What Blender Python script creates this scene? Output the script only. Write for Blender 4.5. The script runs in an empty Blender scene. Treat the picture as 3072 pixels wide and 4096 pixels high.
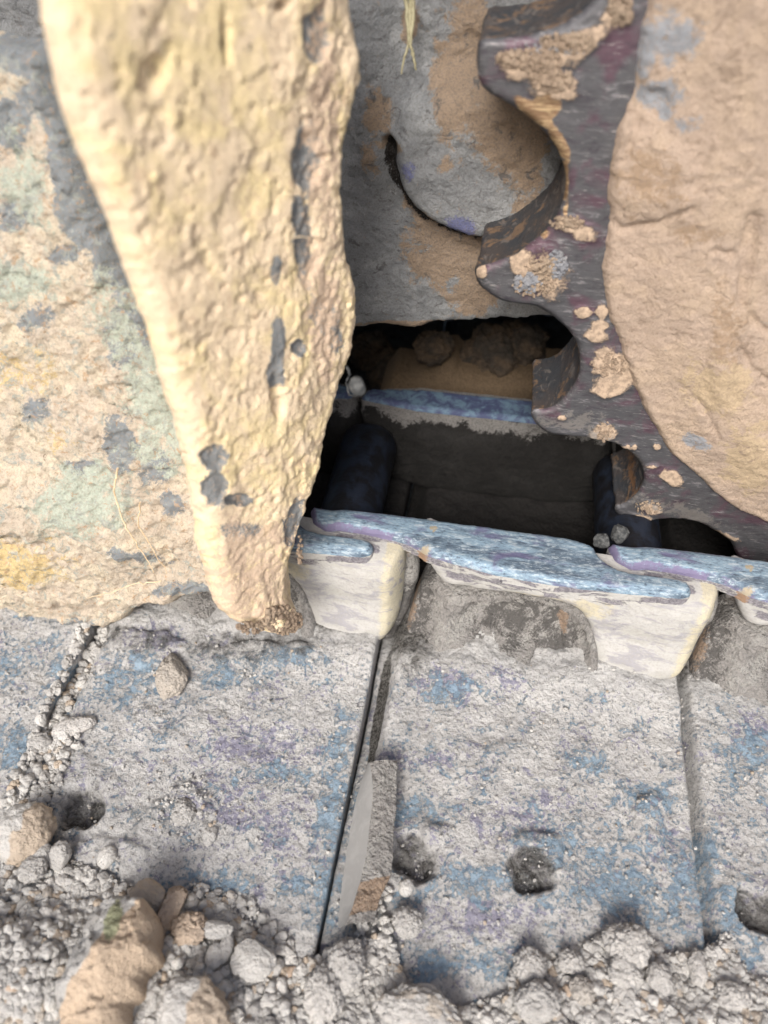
import bpy, bmesh, math, random
import numpy as np
from math import radians, sin, cos, pi
from mathutils import Vector, Matrix, Euler

random.seed(4)
RNG = np.random.default_rng(4)
S = bpy.context.scene
COL = S.collection

# ---------------------------------------------------------------- camera
FPX = 2980.0
TH, PH = radians(9.5), radians(47)
CAM = np.array([0.0, 0.0, 0.433])
cF = np.array([-sin(TH) * cos(PH), cos(TH) * cos(PH), -sin(PH)])
cR = np.array([cos(TH), sin(TH), 0.0])
cU = np.cross(cR, cF)
cd = bpy.data.cameras.new('camera')
cam = bpy.data.objects.new('camera', cd)
COL.objects.link(cam)
cam.matrix_world = Matrix(((cR[0], cU[0], -cF[0], CAM[0]), (cR[1], cU[1], -cF[1], CAM[1]), (cR[2], cU[2], -cF[2], CAM[2]), (0, 0, 0, 1)))
cd.sensor_fit = 'VERTICAL'
cd.sensor_height = 24.0
cd.lens = FPX / 4096 * 24.0
cd.clip_start = 0.01
cd.clip_end = 500
cd.dof.use_dof = True
cd.dof.focus_distance = 0.455
cd.dof.aperture_fstop = 17.46 / 5.0
S.camera = cam

# ---------------------------------------------------------------- world, sun, exposure
W = bpy.data.worlds.new('World'); S.world = W; W.use_nodes = True
wn = W.node_tree; bg = wn.nodes['Background']
sky = wn.nodes.new('ShaderNodeTexSky'); sky.sky_type = 'NISHITA'; sky.sun_disc = False
SUN_EL, SUN_DIR = radians(43), np.array([-0.12, -0.99])
sky.sun_elevation = SUN_EL
sky.sun_rotation = math.atan2(SUN_DIR[0], SUN_DIR[1])
sky.air_density = 1.0; sky.dust_density = 5.0; sky.ozone_density = 0.4
wn.links.new(sky.outputs[0], bg.inputs[0]); bg.inputs[1].default_value = 0.07
sl = bpy.data.lights.new('sun', 'SUN'); so = bpy.data.objects.new('sun', sl); COL.objects.link(so)
sl.energy = 1.9; sl.angle = radians(24); sl.color = (1.0, 0.98, 0.95)
sd_ = Vector((SUN_DIR[0] * cos(SUN_EL), SUN_DIR[1] * cos(SUN_EL), sin(SUN_EL)))
so.rotation_euler = sd_.to_track_quat('Z', 'Y').to_euler()
S.view_settings.view_transform = 'Standard'; S.view_settings.look = 'None'
S.view_settings.exposure = 1.16; S.view_settings.gamma = 1.0

# ---------------------------------------------------------------- helpers
def c(r, g, b, k=1.0):
    f = lambda v: ((v / 255 + 0.055) / 1.055) ** 2.4 if v > 10 else v / 255 / 12.92
    return (f(r) * k, f(g) * k, f(b) * k, 1.0)

def un(x, y, O, N):
    O = np.array(O, float); N = np.array(N, float)
    d = cF + cR * (x - 1536) / FPX - cU * (y - 2048) / FPX
    return CAM + d * (((O - CAM) @ N) / (d @ N))

def hsh(ix, iy, iz, s):
    n = (ix * 374761393 + iy * 668265263 + iz * 2147483647 + s * 1274126177) & 0xffffffff
    n = ((n ^ (n >> 13)) * 1274126177) & 0xffffffff
    return ((n ^ (n >> 16)) & 0xffffff) / 16777215.0

def vnoise(P, s=0):
    i = np.floor(P).astype(np.int64); f = P - i; f = f * f * f * (f * (f * 6 - 15) + 10)
    r = 0
    for dx in (0, 1):
        wx = f[:, 0] if dx else 1 - f[:, 0]
        for dy in (0, 1):
            wy = f[:, 1] if dy else 1 - f[:, 1]
            for dz in (0, 1):
                wz = f[:, 2] if dz else 1 - f[:, 2]
                r = r + wx * wy * wz * hsh(i[:, 0] + dx, i[:, 1] + dy, i[:, 2] + dz, s)
    return r * 2 - 1

ROT = np.array(Euler((.83, .61, 1.17)).to_matrix())
def fbm(P, freq, octv=4, s=0, gain=0.5, ridge=False):
    r = np.zeros(len(P)); a = 1.0; t = 0
    Q = (P * freq) @ ROT
    for k in range(octv):
        v = vnoise(Q + 17.3 * k, s + k)
        if ridge: v = 1 - 2 * np.abs(v)
        r += a * v; t += a; a *= gain; Q = (Q @ ROT) * 2.03
    return r / t

def ss(a, b, x):
    t = np.clip((x - a) / (b - a), 0, 1); return t * t * (3 - 2 * t)

def polysd(U, V, poly):
    """signed distance (inside positive) and nearest point"""
    best = np.full(U.shape, 1e9); nx = np.zeros(U.shape); ny = np.zeros(U.shape); ins = np.zeros(U.shape, bool)
    n = len(poly)
    for k in range(n):
        ax, ay = poly[k]; bx, by = poly[(k + 1) % n]
        dx, dy = bx - ax, by - ay; L = dx * dx + dy * dy
        if L < 1e-16: continue
        t = np.clip(((U - ax) * dx + (V - ay) * dy) / L, 0, 1)
        px = ax + t * dx; py = ay + t * dy
        d = (U - px) ** 2 + (V - py) ** 2
        m = d < best; best[m] = d[m]; nx[m] = px[m]; ny[m] = py[m]
        if ay != by:
            cr = ((ay > V) != (by > V)) & (U < (bx - ax) * (V - ay) / (by - ay) + ax)
            ins ^= cr
    return np.sqrt(best) * np.where(ins, 1, -1), nx, ny

def smooth_poly(p, it=1):
    for _ in range(it):
        q = []
        for k in range(len(p)):
            a = np.array(p[k]); b = np.array(p[(k + 1) % len(p)])
            q += [tuple(a * .75 + b * .25), tuple(a * .25 + b * .75)]
        p = q
    return p

def make_mesh(name, V, faces, mats, attrs=None, smooth=True, fmat=None):
    me = bpy.data.meshes.new(name)
    fl = [len(f) for f in faces]
    me.vertices.add(len(V)); me.vertices.foreach_set('co', np.asarray(V, np.float32).ravel())
    tot = sum(fl); me.loops.add(tot); me.polygons.add(len(faces))
    if len(set(fl)) == 1: li = np.asarray(faces, np.int32).ravel()
    else: li = np.array([i for f in faces for i in f], np.int32)
    me.loops.foreach_set('vertex_index', li)
    st = np.concatenate([[0], np.cumsum(fl)[:-1]]).astype(np.int32)
    me.polygons.foreach_set('loop_start', st)
    me.update(calc_edges=True); me.validate()
    me.polygons.foreach_set('use_smooth', np.full(len(me.polygons), smooth, bool))
    for m in (mats if isinstance(mats, (list, tuple)) else [mats]): me.materials.append(m)
    if fmat is not None and len(me.polygons) == len(faces): me.polygons.foreach_set('material_index', np.asarray(fmat, np.int32))
    for k, v in (attrs or {}).items():
        a = me.attributes.new(k, 'FLOAT', 'POINT'); a.data.foreach_set('value', np.asarray(v, np.float32))
    me.update()
    return me

def obj(name, me, parent=None, label=None, cat=None, group=None, kind=None, loc=(0, 0, 0), rot=(0, 0, 0), scale=(1, 1, 1)):
    o = bpy.data.objects.new(name, me); COL.objects.link(o)
    o.location = loc; o.rotation_euler = rot; o.scale = scale
    if parent is not None: o.parent = parent
    if label: o['label'] = label
    if cat: o['category'] = cat
    if group: o['group'] = group
    if kind: o['kind'] = kind
    return o

def thing(name, label, cat, loc, group=None):
    return obj(name, None, None, label, cat, group, loc=loc)

def crust(P3, fq, seed, amt):
    return amt * ss(.0, .05, fbm(P3, fq, 5, seed, .6))

class Frame:
    def __init__(s, O, A, B):
        s.O = np.array(O, float); s.A = np.array(A, float); s.A /= np.linalg.norm(s.A)
        s.B = np.array(B, float); s.B -= s.A * (s.A @ s.B); s.B /= np.linalg.norm(s.B); s.N = np.cross(s.A, s.B)
    def px(s, x, y):
        p = un(x, y, s.O, s.N) - s.O; return (p @ s.A, p @ s.B)
    def poly(s, pts): return [s.px(*p) for p in pts]
    def scale(s, x, y):
        return ((un(x, y, s.O, s.N) - CAM) @ cF) / FPX

def relief(name, fr, poly, sp, depth, hfun, mats, rnd=0.004, edge=0.0, attrs=None, smooth=1, side_slot=None, bevel_slope=0.0, wallrings=3, center=None, wdir=None):
    if smooth: poly = smooth_poly(poly, smooth)
    if edge:                                        # ragged outline
        q = []
        for k in range(len(poly)):
            a = np.array(poly[k]); b = np.array(poly[(k + 1) % len(poly)]); n = max(1, int(np.linalg.norm(b - a) / (sp * 1.5)))
            q += [a + (b - a) * t / n for t in range(n)]
        q = np.array(q); P3 = np.c_[q, np.zeros(len(q))]
        q[:, 0] += edge * fbm(P3, 60, 4, 3, .6); q[:, 1] += edge * fbm(P3, 60, 4, 9, .6)
        poly = [tuple(v) for v in q]
    pa = np.array(poly); lo = pa.min(0) - sp; hi = pa.max(0) + sp
    nu = int((hi[0] - lo[0]) / sp) + 2; nv = int((hi[1] - lo[1]) / sp) + 2
    U, V = np.meshgrid(lo[0] + sp * np.arange(nu), lo[1] + sp * np.arange(nv)); U = U.ravel(); V = V.ravel()
    sd, nx, ny = polysd(U, V, poly)
    ok = sd > sp * .3
    idx = (np.arange(nv - 1)[:, None] * nu + np.arange(nu - 1)[None]).ravel()
    Q = np.c_[idx, idx + 1, idx + 1 + nu, idx + nu]
    Q = Q[ok[Q].all(1)]
    used = np.unique(Q); rm = -np.ones(nu * nv, int); rm[used] = np.arange(len(used)); Q = rm[Q]
    U, V, sd, nx, ny = U[used], V[used], sd[used], nx[used], ny[used]
    E = np.concatenate([Q[:, [0, 1]], Q[:, [1, 2]], Q[:, [2, 3]], Q[:, [3, 0]]])
    key = E[:, 0] * 10 ** 7 + E[:, 1]; rk = E[:, 1] * 10 ** 7 + E[:, 0]
    Bd = E[~np.isin(key, rk)]
    bv = np.unique(Bd); near = bv[sd[bv] < sp * 3]
    U[near] = nx[near]; V[near] = ny[near]; sd[near] = 0
    P3 = np.c_[U, V, np.zeros(len(U))]
    h = hfun(U, V, sd, P3)
    s_ = np.clip(sd, 0, rnd); h = h - (rnd - np.sqrt(np.maximum(rnd * rnd - (rnd - s_) ** 2, 0)))
    X = fr.O + U[:, None] * fr.A + V[:, None] * fr.B + h[:, None] * fr.N
    at = attrs(U, V, sd, P3) if attrs else {}
    nb = len(bv); bm_ = -np.ones(len(U), int); bm_[bv] = np.arange(nb)
    Vs = [X]; faces = [Q]; prev = np.arange(len(U))[bv]
    outw = None
    for r in range(1, wallrings + 1):
        t = r / wallrings
        ring = X[bv] + (np.array(wdir) / np.linalg.norm(wdir) if wdir is not None else -fr.N) * depth * t
        if wallrings > 8: ring = ring + (.0016 * fbm(ring, 55, 4, 61, .6) * 1.0)[:, None] * np.array([1, 0, 1.0])
        ring = ring + 0.12 * sp * RNG.standard_normal(ring.shape) * (edge > 0)
        base = len(X) + (r - 1) * nb; cur = base + np.arange(nb)
        a, b = Bd[:, 0], Bd[:, 1]
        faces.append(np.c_[prev[bm_[b]], prev[bm_[a]], cur[bm_[a]], cur[bm_[b]]]); Vs.append(ring); prev = cur
    for k in at: at[k] = np.concatenate([at[k]] + [np.asarray(at[k])[bv]] * wallrings)
    Fc = np.concatenate(faces); fm = None
    if side_slot is not None:
        fm = np.zeros(len(Fc), int); fm[len(Q):] = side_slot
    Vv = np.concatenate(Vs)
    if center is not None: Vv = Vv - np.array(center)
    return make_mesh(name, Vv, Fc, mats, at, fmat=fm)

def ablobs(fr, U, V, P3, lst, wob=0.35, fq=90):
    return blobs(fr, U, V, P3, lst, wob * 1.3, fq, 1.75, .15)

def blobs(fr, U, V, P3, lst, wob=0.35, fq=90, e0=1.25, e1=.75):
    """soft irregular patches given as (x, y, rx, ry[, angle, strength]); 1 inside, 0 outside"""
    r = np.zeros(len(U)); n = fbm(P3, fq, 4, 5, .6)
    for b in lst:
        x, y, rx, ry = b[:4]; ang = radians(b[4]) if len(b) > 4 else 0; st = b[5] if len(b) > 5 else 1
        u0, v0 = fr.px(x, y); k = fr.scale(x, y)
        ux, vx = fr.px(x + 20, y); uy, vy = fr.px(x, y + 20)
        J = np.array([[ux - u0, uy - u0], [vx - v0, vy - v0]]) / 20.0; Ji = np.linalg.inv(J)
        dx = Ji[0, 0] * (U - u0) + Ji[0, 1] * (V - v0); dy = Ji[1, 0] * (U - u0) + Ji[1, 1] * (V - v0)
        X = (dx * cos(ang) + dy * sin(ang)) / rx; Y = (-dx * sin(ang) + dy * cos(ang)) / ry
        d = np.sqrt(X * X + Y * Y)
        r = np.maximum(r, st * ss(e0, e1, d + wob * n))
    return r

# ---------------------------------------------------------------- materials
class NT:
    def __init__(s, name):
        s.m = bpy.data.materials.new(name); s.m.use_nodes = True; s.t = s.m.node_tree; s.t.nodes.clear()
        s.out = s.n('OutputMaterial'); s.b = s.n('BsdfPrincipled'); s.l(s.b.outputs[0], s.out.inputs[0])
        s.co = s.n('TexCoord').outputs['Object']
    def n(s, k): return s.t.nodes.new('ShaderNode' + k)
    def l(s, a, b): s.t.links.new(a, b)
    def noise(s, scale, det=6, rough=.6, dist=0, sc=None, off=0):
        n = s.n('TexNoise'); n.inputs['Scale'].default_value = scale; n.inputs['Detail'].default_value = det
        n.inputs['Roughness'].default_value = rough; n.inputs['Distortion'].default_value = dist
        mp = s.n('Mapping'); mp.inputs['Scale'].default_value = sc or (1, 1, 1); mp.inputs['Location'].default_value = (off, off * 1.7, off * .3)
        s.l(s.co, mp.inputs[0]); s.l(mp.outputs[0], n.inputs['Vector']); return n.outputs['Fac']
    def voro(s, scale, feat='F1', warp=0.0, sc=None):
        v = s.n('TexVoronoi'); v.feature = feat; v.inputs['Scale'].default_value = scale
        src = s.co
        if sc:
            mp = s.n('Mapping'); mp.inputs['Scale'].default_value = sc; s.l(src, mp.inputs[0]); src = mp.outputs[0]
        if warp:
            n = s.n('TexNoise'); n.inputs['Scale'].default_value = scale * .9; n.inputs['Detail'].default_value = 4; s.l(s.co, n.inputs['Vector'])
            a = s.n('VectorMath'); a.operation = 'MULTIPLY_ADD'; a.inputs[1].default_value = (warp / scale,) * 3
            s.l(n.outputs['Color'], a.inputs[0]); s.l(src, a.inputs[2]); src = a.outputs[0]
        s.l(src, v.inputs['Vector']); return v.outputs['Distance']
    def ramp(s, f, a, b, lo=0.0, hi=1.0):
        n = s.n('MapRange'); n.interpolation_type = 'SMOOTHSTEP'
        n.inputs[1].default_value = a; n.inputs[2].default_value = b; n.inputs[3].default_value = lo; n.inputs[4].default_value = hi
        s.l(f, n.inputs[0]); return n.outputs[0]
    def math(s, op, a, b=0.0, cc=None):
        n = s.n('Math'); n.operation = op
        for i, v in enumerate((a, b) if cc is None else (a, b, cc)):
            if isinstance(v, (int, float)): n.inputs[i].default_value = v
            else: s.l(v, n.inputs[i])
        return n.outputs[0]
    def mix(s, f, a, b):
        n = s.n('Mix'); n.data_type = 'RGBA'
        if isinstance(f, (int, float)): n.inputs[0].default_value = f
        else: s.l(f, n.inputs[0])
        for i, v in ((6, a), (7, b)):
            if isinstance(v, tuple): n.inputs[i].default_value = v
            else: s.l(v, n.inputs[i])
        return n.outputs[2]
    def fmix(s, f, a, b):
        return s.math('ADD', s.math('MULTIPLY', s.math('SUBTRACT', 1.0, f), a), s.math('MULTIPLY', f, b))
    def attr(s, name):
        a = s.n('Attribute'); a.attribute_name = name; return a.outputs['Fac']
    def mask(s, name, amt=.6, scale=140, off=0, lo=.42, hi=.60):
        n = s.math('ADD', s.math('MULTIPLY', s.noise(scale * .7, 9, .74, .6, off=off), .6), s.math('MULTIPLY', s.noise(scale * 4, 6, .8, off=off + 2), .4))
        return s.ramp(s.math('ADD', s.attr(name), s.math('MULTIPLY', s.math('SUBTRACT', n, .5), amt * 3.2)), lo, hi)
    def bump(s, hs, strength=1.0, dist=0.001):
        prev = None
        tot = None
        for h, k in hs:
            v = s.math('MULTIPLY', h, k); tot = v if tot is None else s.math('ADD', tot, v)
        b = s.n('Bump'); b.inputs['Strength'].default_value = strength; b.inputs['Distance'].default_value = dist
        s.l(tot, b.inputs['Height']); s.l(b.outputs[0], s.b.inputs['Normal'])
    def fin(s, col, rough=.9, metal=0.0, spec=.3):
        for v, k in ((col, 'Base Color'), (rough, 'Roughness'), (metal, 'Metallic')):
            if isinstance(v, (int, float, tuple)): s.b.inputs[k].default_value = v
            else: s.l(v, s.b.inputs[k])
        s.b.inputs['Specular IOR Level'].default_value = spec
        return s.m

def mud_mat(name, base, light, dark, p1, p2, off=0, flake=260, fine=900, crack=.2, bdist=.0012, p3=None, streak=None, grain=.35, speck=None, fd=.4):
    t = NT(name)
    a = t.noise(45, 8, .62, .6, off=off); b = t.noise(260, 6, .6, off=off + 3)
    col = t.mix(t.ramp(a, .42, .66), base, light)
    col = t.mix(t.ramp(b, .55, .75, 0, .75), col, dark)
    col = t.mix(t.mask('m1', .85, 190, off + 1), col, p1)
    col = t.mix(t.mask('m2', .8, 220, off + 2), col, p2)
    if p3: col = t.mix(t.mask('m3', .75, 190, off + 5), col, p3)
    if speck:
        for q, (cc_, th) in enumerate(speck):
            col = t.mix(t.ramp(t.noise(120 + 60 * q, 10, .78, .8, off=off + 11 + 5 * q), th, th + .05, 0, .85), col, cc_)
    fn = t.noise(fine, 4, .7, off=off)
    col = t.mix(t.ramp(fn, .46, .62, 0, fd), col, dark)
    fl = t.voro(flake, 'F1', 2.2, streak); ed = t.voro(flake * .45, 'DISTANCE_TO_EDGE', 2.6, streak)
    ck = t.math('MULTIPLY', t.ramp(ed, 0, .06), t.ramp(t.noise(60, 3, off=off + 7), .45, .6, 0, 1))
    t.bump([(fl, grain), (t.noise(fine, 6, .8), .8), (t.noise(150, 8, .72, .8, sc=streak), 1.7), (ck, crack)], 1.0, bdist * 1.35)
    return t.fin(col, .95, 0, .15)

M = {}
M['guard'] = mud_mat('pale_cream_mud', c(206, 193, 176), c(216, 204, 182), c(156, 140, 124), c(138, 145, 150), c(186, 194, 180), 0, bdist=.0011, p3=c(212, 190, 142), speck=[(c(166, 172, 166), .54), (c(190, 160, 130), .56), (c(132, 116, 100), .60)])
M['column'] = mud_mat('yellow_cream_mud', c(240, 219, 188), c(242, 222, 174), c(206, 180, 150), c(134, 138, 140), c(216, 192, 168), 4, bdist=.0007, p3=c(96, 84, 74), speck=[(c(218, 192, 160), .56), (c(150, 142, 134), .65)], fd=.2)
M['hub'] = mud_mat('tan_brown_mud', c(182, 163, 147), c(188, 168, 148), c(148, 130, 115), c(150, 154, 160), c(166, 144, 122), 9, flake=210, crack=.2, bdist=.0009, p3=c(190, 170, 142), grain=.4, speck=[(c(154, 136, 120), .56), (c(126, 112, 102), .63), (c(160, 158, 154), .63)])
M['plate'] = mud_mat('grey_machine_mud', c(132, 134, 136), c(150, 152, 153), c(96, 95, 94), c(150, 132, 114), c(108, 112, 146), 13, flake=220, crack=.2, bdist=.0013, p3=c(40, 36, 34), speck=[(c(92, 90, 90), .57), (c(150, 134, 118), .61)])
M['patch_tan'] = mud_mat('dry_tan_mud', c(168, 149, 130), c(180, 162, 142), c(128, 110, 96), c(150, 156, 166), c(120, 100, 84), 17, flake=300, bdist=.0012, grain=.8)
M['patch_grey'] = mud_mat('dry_grey_mud', c(150, 152, 158), c(175, 174, 174), c(110, 110, 112), c(170, 150, 130), c(120, 120, 140), 21, flake=300, bdist=.0012, grain=.8)
M['deep'] = mud_mat('shade_dark_interior_mud', c(62, 57, 52), c(90, 76, 62), c(32, 30, 28), c(104, 88, 70), c(50, 50, 60), 25, bdist=.0015)  # mud under the frame, its colour lowered to stand for shade there
M['shaded'] = mud_mat('shade_dark_mud', c(36, 35, 34), c(44, 43, 42), c(22, 21, 21), c(112, 110, 108), c(56, 58, 72), 41, bdist=.0012)  # near-black colour stands in for shade on the far links

def rock_mat(name, cols, off, bd=.0008):
    t = NT(name)
    oi = t.n('ObjectInfo').outputs['Random']
    a = t.noise(60, 6, .6, .5, off=off); b = t.noise(500, 5, .7, off=off)
    vc = t.attr('tone')
    sel = t.math('FRACT', t.math('ADD', oi, vc))
    col = t.mix(t.ramp(sel, .1, .9), cols[0], cols[1])
    col = t.mix(t.ramp(t.math('FRACT', t.math('MULTIPLY', sel, 7.31)), .93, .98), col, cols[2])
    col = t.mix(t.ramp(a, .45, .7, 0, .5), col, cols[3])
    col = t.mix(t.mask('m1', .35, 90, off), col, cols[2])
    col = t.mix(t.mask('m2', .6, 140, off), col, c(160, 162, 134))
    t.bump([(b, 1.6), (t.voro(420, 'F1', 1.5), .8), (t.noise(1500, 4, .8), .5), (t.noise(130, 5, .6), 1.2)], 1.0, bd)
    return t.fin(col, .95, 0, .12)
M['rock'] = rock_mat('dusty_grey_stone', [c(182, 180, 177), c(202, 200, 196), c(184, 170, 154), c(156, 154, 150)], 2, .0011)
M['clod'] = rock_mat('crumbly_grey_clod', [c(188, 186, 183), c(204, 201, 197), c(186, 178, 168), c(150, 147, 144)], 6, .0014)
M['boulder'] = rock_mat('grey_and_tan_clay', [c(188, 186, 183), c(200, 198, 194), c(204, 184, 162), c(166, 163, 160)], 11, .0014)
M['tan_rock'] = rock_mat('tan_clay_stone', [c(170, 152, 136), c(182, 166, 150), c(176, 174, 170), c(150, 132, 116)], 8, .0009)

def shoe_mat():
    t = NT('dusty_blue_steel_shoe')
    a = t.noise(30, 8, .65, .8); b = t.noise(65, 10, .74, 1.2, off=3); f = t.noise(380, 8, .8, off=6)
    dust = t.mix(t.ramp(a, .35, .65), c(193, 192, 191), c(213, 212, 210))
    dust = t.mix(t.ramp(f, .50, .62, 0, .7), dust, c(134, 132, 131))
    dust = t.mix(t.ramp(t.noise(900, 6, .85, off=23), .54, .64, 0, .4), dust, c(110, 108, 108))
    dust = t.mix(t.ramp(t.noise(600, 6, .8, off=29), .55, .64, 0, .7), dust, c(214, 212, 210))
    blue = t.mix(t.ramp(t.noise(180, 5, .7, off=9), .4, .6), c(118, 144, 166), c(158, 184, 204))
    purp = c(128, 126, 156)
    mm = t.math('ADD', t.math('MULTIPLY', b, .5), t.math('MULTIPLY', f, .5))
    w = t.math('ADD', mm, t.math('MULTIPLY', t.math('SUBTRACT', t.attr('m1'), .5), .065))
    k = t.ramp(w, .502, .54)
    wp = t.math('ADD', t.math('ADD', t.math('MULTIPLY', t.noise(70, 8, .7, 1.0, off=15), .6), t.math('MULTIPLY', t.noise(400, 5, .7, off=19), .4)), t.math('MULTIPLY', t.math('SUBTRACT', t.attr('m3'), .5), .065))
    kp = t.ramp(wp, .512, .555)
    col = t.mix(t.math('MULTIPLY', kp, .7), dust, purp)
    col = t.mix(t.math('MULTIPLY', k, .85), col, blue)
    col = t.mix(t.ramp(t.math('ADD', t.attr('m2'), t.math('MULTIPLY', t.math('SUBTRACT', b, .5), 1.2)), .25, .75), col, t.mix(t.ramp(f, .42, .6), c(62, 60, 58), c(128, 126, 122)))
    col = t.mix(t.attr('m4'), col, c(40, 38, 37))  # m4 blackens the floor between the rails in place of shade
    t.bump([(f, 1.6), (b, 1.4), (t.noise(1300, 4, .8), .6), (t.voro(320, 'F1', 1.6), .7), (t.math('MULTIPLY', k, -1.0), .9)], 1.0, .0017)
    return t.fin(col, t.fmix(k, .92, .68), t.math('MULTIPLY', k, .15), .25)
M['shoe'] = shoe_mat()

def sprocket_mat():
    t = NT('worn_dark_purple_steel')
    a = t.noise(40, 6, .6, .5); s1 = t.noise(260, 9, .78, .5, sc=(.28, 1, 1.1)); s2 = t.noise(520, 6, .75, .3, sc=(.16, 1, 1.4), off=5)
    col = t.mix(t.ramp(a, .48, .62), c(84, 84, 87), c(90, 70, 80))
    col = t.mix(t.ramp(s1, .53, .66), col, c(128, 126, 129))
    col = t.mix(t.ramp(t.noise(500, 9, .8, off=7), .55, .62, 0, .6), col, c(84, 84, 88))
    col = t.mix(t.ramp(s2, .58, .68, 0, .8), col, c(168, 164, 162))
    col = t.mix(t.ramp(s1, .48, .36, 0, .7), col, c(62, 56, 64))
    gold = t.mask('m2', .22, 240, 3)
    col = t.mix(gold, col, t.mix(t.ramp(s2, .45, .62), c(150, 122, 96), c(214, 188, 148)))
    mud = t.mask('m1', .5, 170, 1)
    mc = t.mix(t.ramp(t.noise(300, 5, .7), .4, .6), c(172, 152, 132), c(138, 122, 106))
    col = t.mix(mud, col, mc)
    dusty = t.mask('m3', .7, 120, 8)
    col = t.mix(t.math('MULTIPLY', dusty, .75), col, c(126, 122, 118))
    t.bump([(s1, .7), (mud, 1.2), (t.noise(900, 4, .7), .35), (t.noise(160, 6, .65), .7)], .7, .0007)
    r = t.fmix(mud, t.fmix(gold, .52, .38), .92)
    return t.fin(col, r, t.math('MULTIPLY', t.math('SUBTRACT', 1.0, mud), t.fmix(gold, .45, .7)), .4)
M['sprocket'] = sprocket_mat()

def flank_mat():
    t = NT('polished_dark_tooth_flank')
    a = t.noise(50, 6, .6, .6); s = t.noise(140, 6, .65, 1.5, sc=(1, .45, 1))
    col = t.mix(t.ramp(a, .4, .6), c(62, 64, 68), c(74, 69, 68))
    col = t.mix(t.ramp(s, .54, .64, 0, .8), col, c(112, 106, 102))
    col = t.mix(t.ramp(t.noise(70, 9, .75, 1.0, off=12), .54, .6, 0, .8), col, c(128, 104, 82))
    col = t.mix(t.mask('m3', .6, 90, 8), col, c(118, 90, 68))
    t.bump([(s, .8), (t.noise(500, 5, .7), .4)], .6, .0008)
    return t.fin(col, .55, .35, .4)
M['flank'] = flank_mat()

def rail_mat():
    t = NT('worn_blue_rail_steel')
    s = t.noise(90, 8, .7, .4, sc=(.16, 1, 1)); f = t.noise(500, 6, .75, sc=(.35, 1, 1), off=4); g = t.noise(45, 5, .6, .6, off=8, sc=(.5, 1, 1))
    col = t.mix(t.ramp(s, .38, .62), c(92, 108, 124), c(132, 156, 174))
    col = t.mix(t.ramp(f, .50, .62, 0, .8), col, c(176, 188, 196))
    col = t.mix(t.ramp(f, .48, .36, 0, .8), col, c(66, 74, 88))
    col = t.mix(t.math('MULTIPLY', t.ramp(g, .52, .62), .75), col, c(98, 92, 126))
    col = t.mix(t.mask('m1', .5, 160, 3), col, c(112, 106, 134))
    col = t.mix(t.mask('m2', .5, 180, 6), col, c(160, 150, 130))
    t.bump([(s, .9), (f, .9), (t.noise(1200, 3, .7), .3)], .8, .0009)
    return t.fin(col, .55, .3, .4)
M['rail'] = rail_mat()

def linkface_mat():
    t = NT('pale_mud_smeared_link')
    a = t.noise(50, 7, .6, .5, sc=(.6, 1, 1)); s = t.noise(130, 8, .68, .8, sc=(.3, 1, 1), off=2); f = t.noise(600, 5, .7)
    col = t.mix(t.ramp(a, .4, .62), c(174, 173, 171), c(166, 165, 161))
    col = t.mix(t.mask('m3', .5, 70, 2), col, c(182, 175, 154))
    col = t.mix(t.ramp(s, .50, .60, 0, .75), col, c(140, 139, 146))
    col = t.mix(t.ramp(f, .45, .66, 0, .5), col, c(150, 148, 142))
    k = t.ramp(t.math('ADD', t.attr('m1'), t.math('MULTIPLY', t.math('SUBTRACT', s, .5), 3.4)), .42, .58)
    col = t.mix(k, col, t.mix(t.ramp(f, .4, .6), c(104, 102, 108), c(136, 133, 138)))
    col = t.mix(t.mask('m2', .5, 160, 6), col, c(140, 116, 96))
    t.bump([(s, 1.0), (f, .6), (t.noise(180, 6, .65), 1.0), (t.math('MULTIPLY', k, -1.0), .5)], .8, .0009)
    return t.fin(col, .88, 0, .2)
M['link'] = linkface_mat()

def simple(name, col, col2, rough=.9, metal=0.0, sc=200, bd=.0006, spec=.3):
    t = NT(name); a = t.noise(sc, 6, .65, .5)
    t.bump([(t.noise(sc * 3, 5, .7), 1.0), (a, 1.0)], .8, bd)
    return t.fin(t.mix(t.ramp(a, .4, .62), col, col2), rough, metal, spec)
M['bush'] = simple('blue_bushing_steel', c(24, 24, 27), c(34, 40, 52), .45, .2, 90, .0004)
M['far_rail'] = simple('shade_dimmed_rail', c(56, 62, 88), c(84, 104, 120), .7, .2, 110, .0008)  # rail blue dimmed by hand for the shade of the gap
M['root'] = simple('dry_root_fibre', c(220, 200, 168), c(196, 172, 140))
M['straw'] = simple('dry_straw', c(166, 160, 132), c(132, 126, 100))
M['smooth'] = simple('smooth_grey_clay', c(146, 145, 143), c(154, 153, 151), .85, 0, 80, .0002)
M['ground'] = simple('grey_worksite_soil', c(150, 150, 152), c(120, 122, 126), .95, 0, 8, .01)
M['darkstone'] = simple('dark_grey_stone', c(58, 60, 61), c(92, 93, 93), .9, 0, 400, .0008)
M['soil'] = mud_mat('loose_grey_soil', c(172, 170, 166), c(186, 183, 178), c(124, 120, 116), c(186, 154, 126), c(140, 146, 104), 31, flake=420, bdist=.0018, grain=1.4, crack=.1)
M['fillet'] = mud_mat('packed_grey_mud', c(158, 155, 152), c(176, 174, 170), c(110, 108, 107), c(100, 98, 96), c(160, 140, 122), 37, flake=340, bdist=.0016, grain=1.0, speck=[(c(110, 108, 106), .57), (c(186, 184, 180), .6)])

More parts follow.
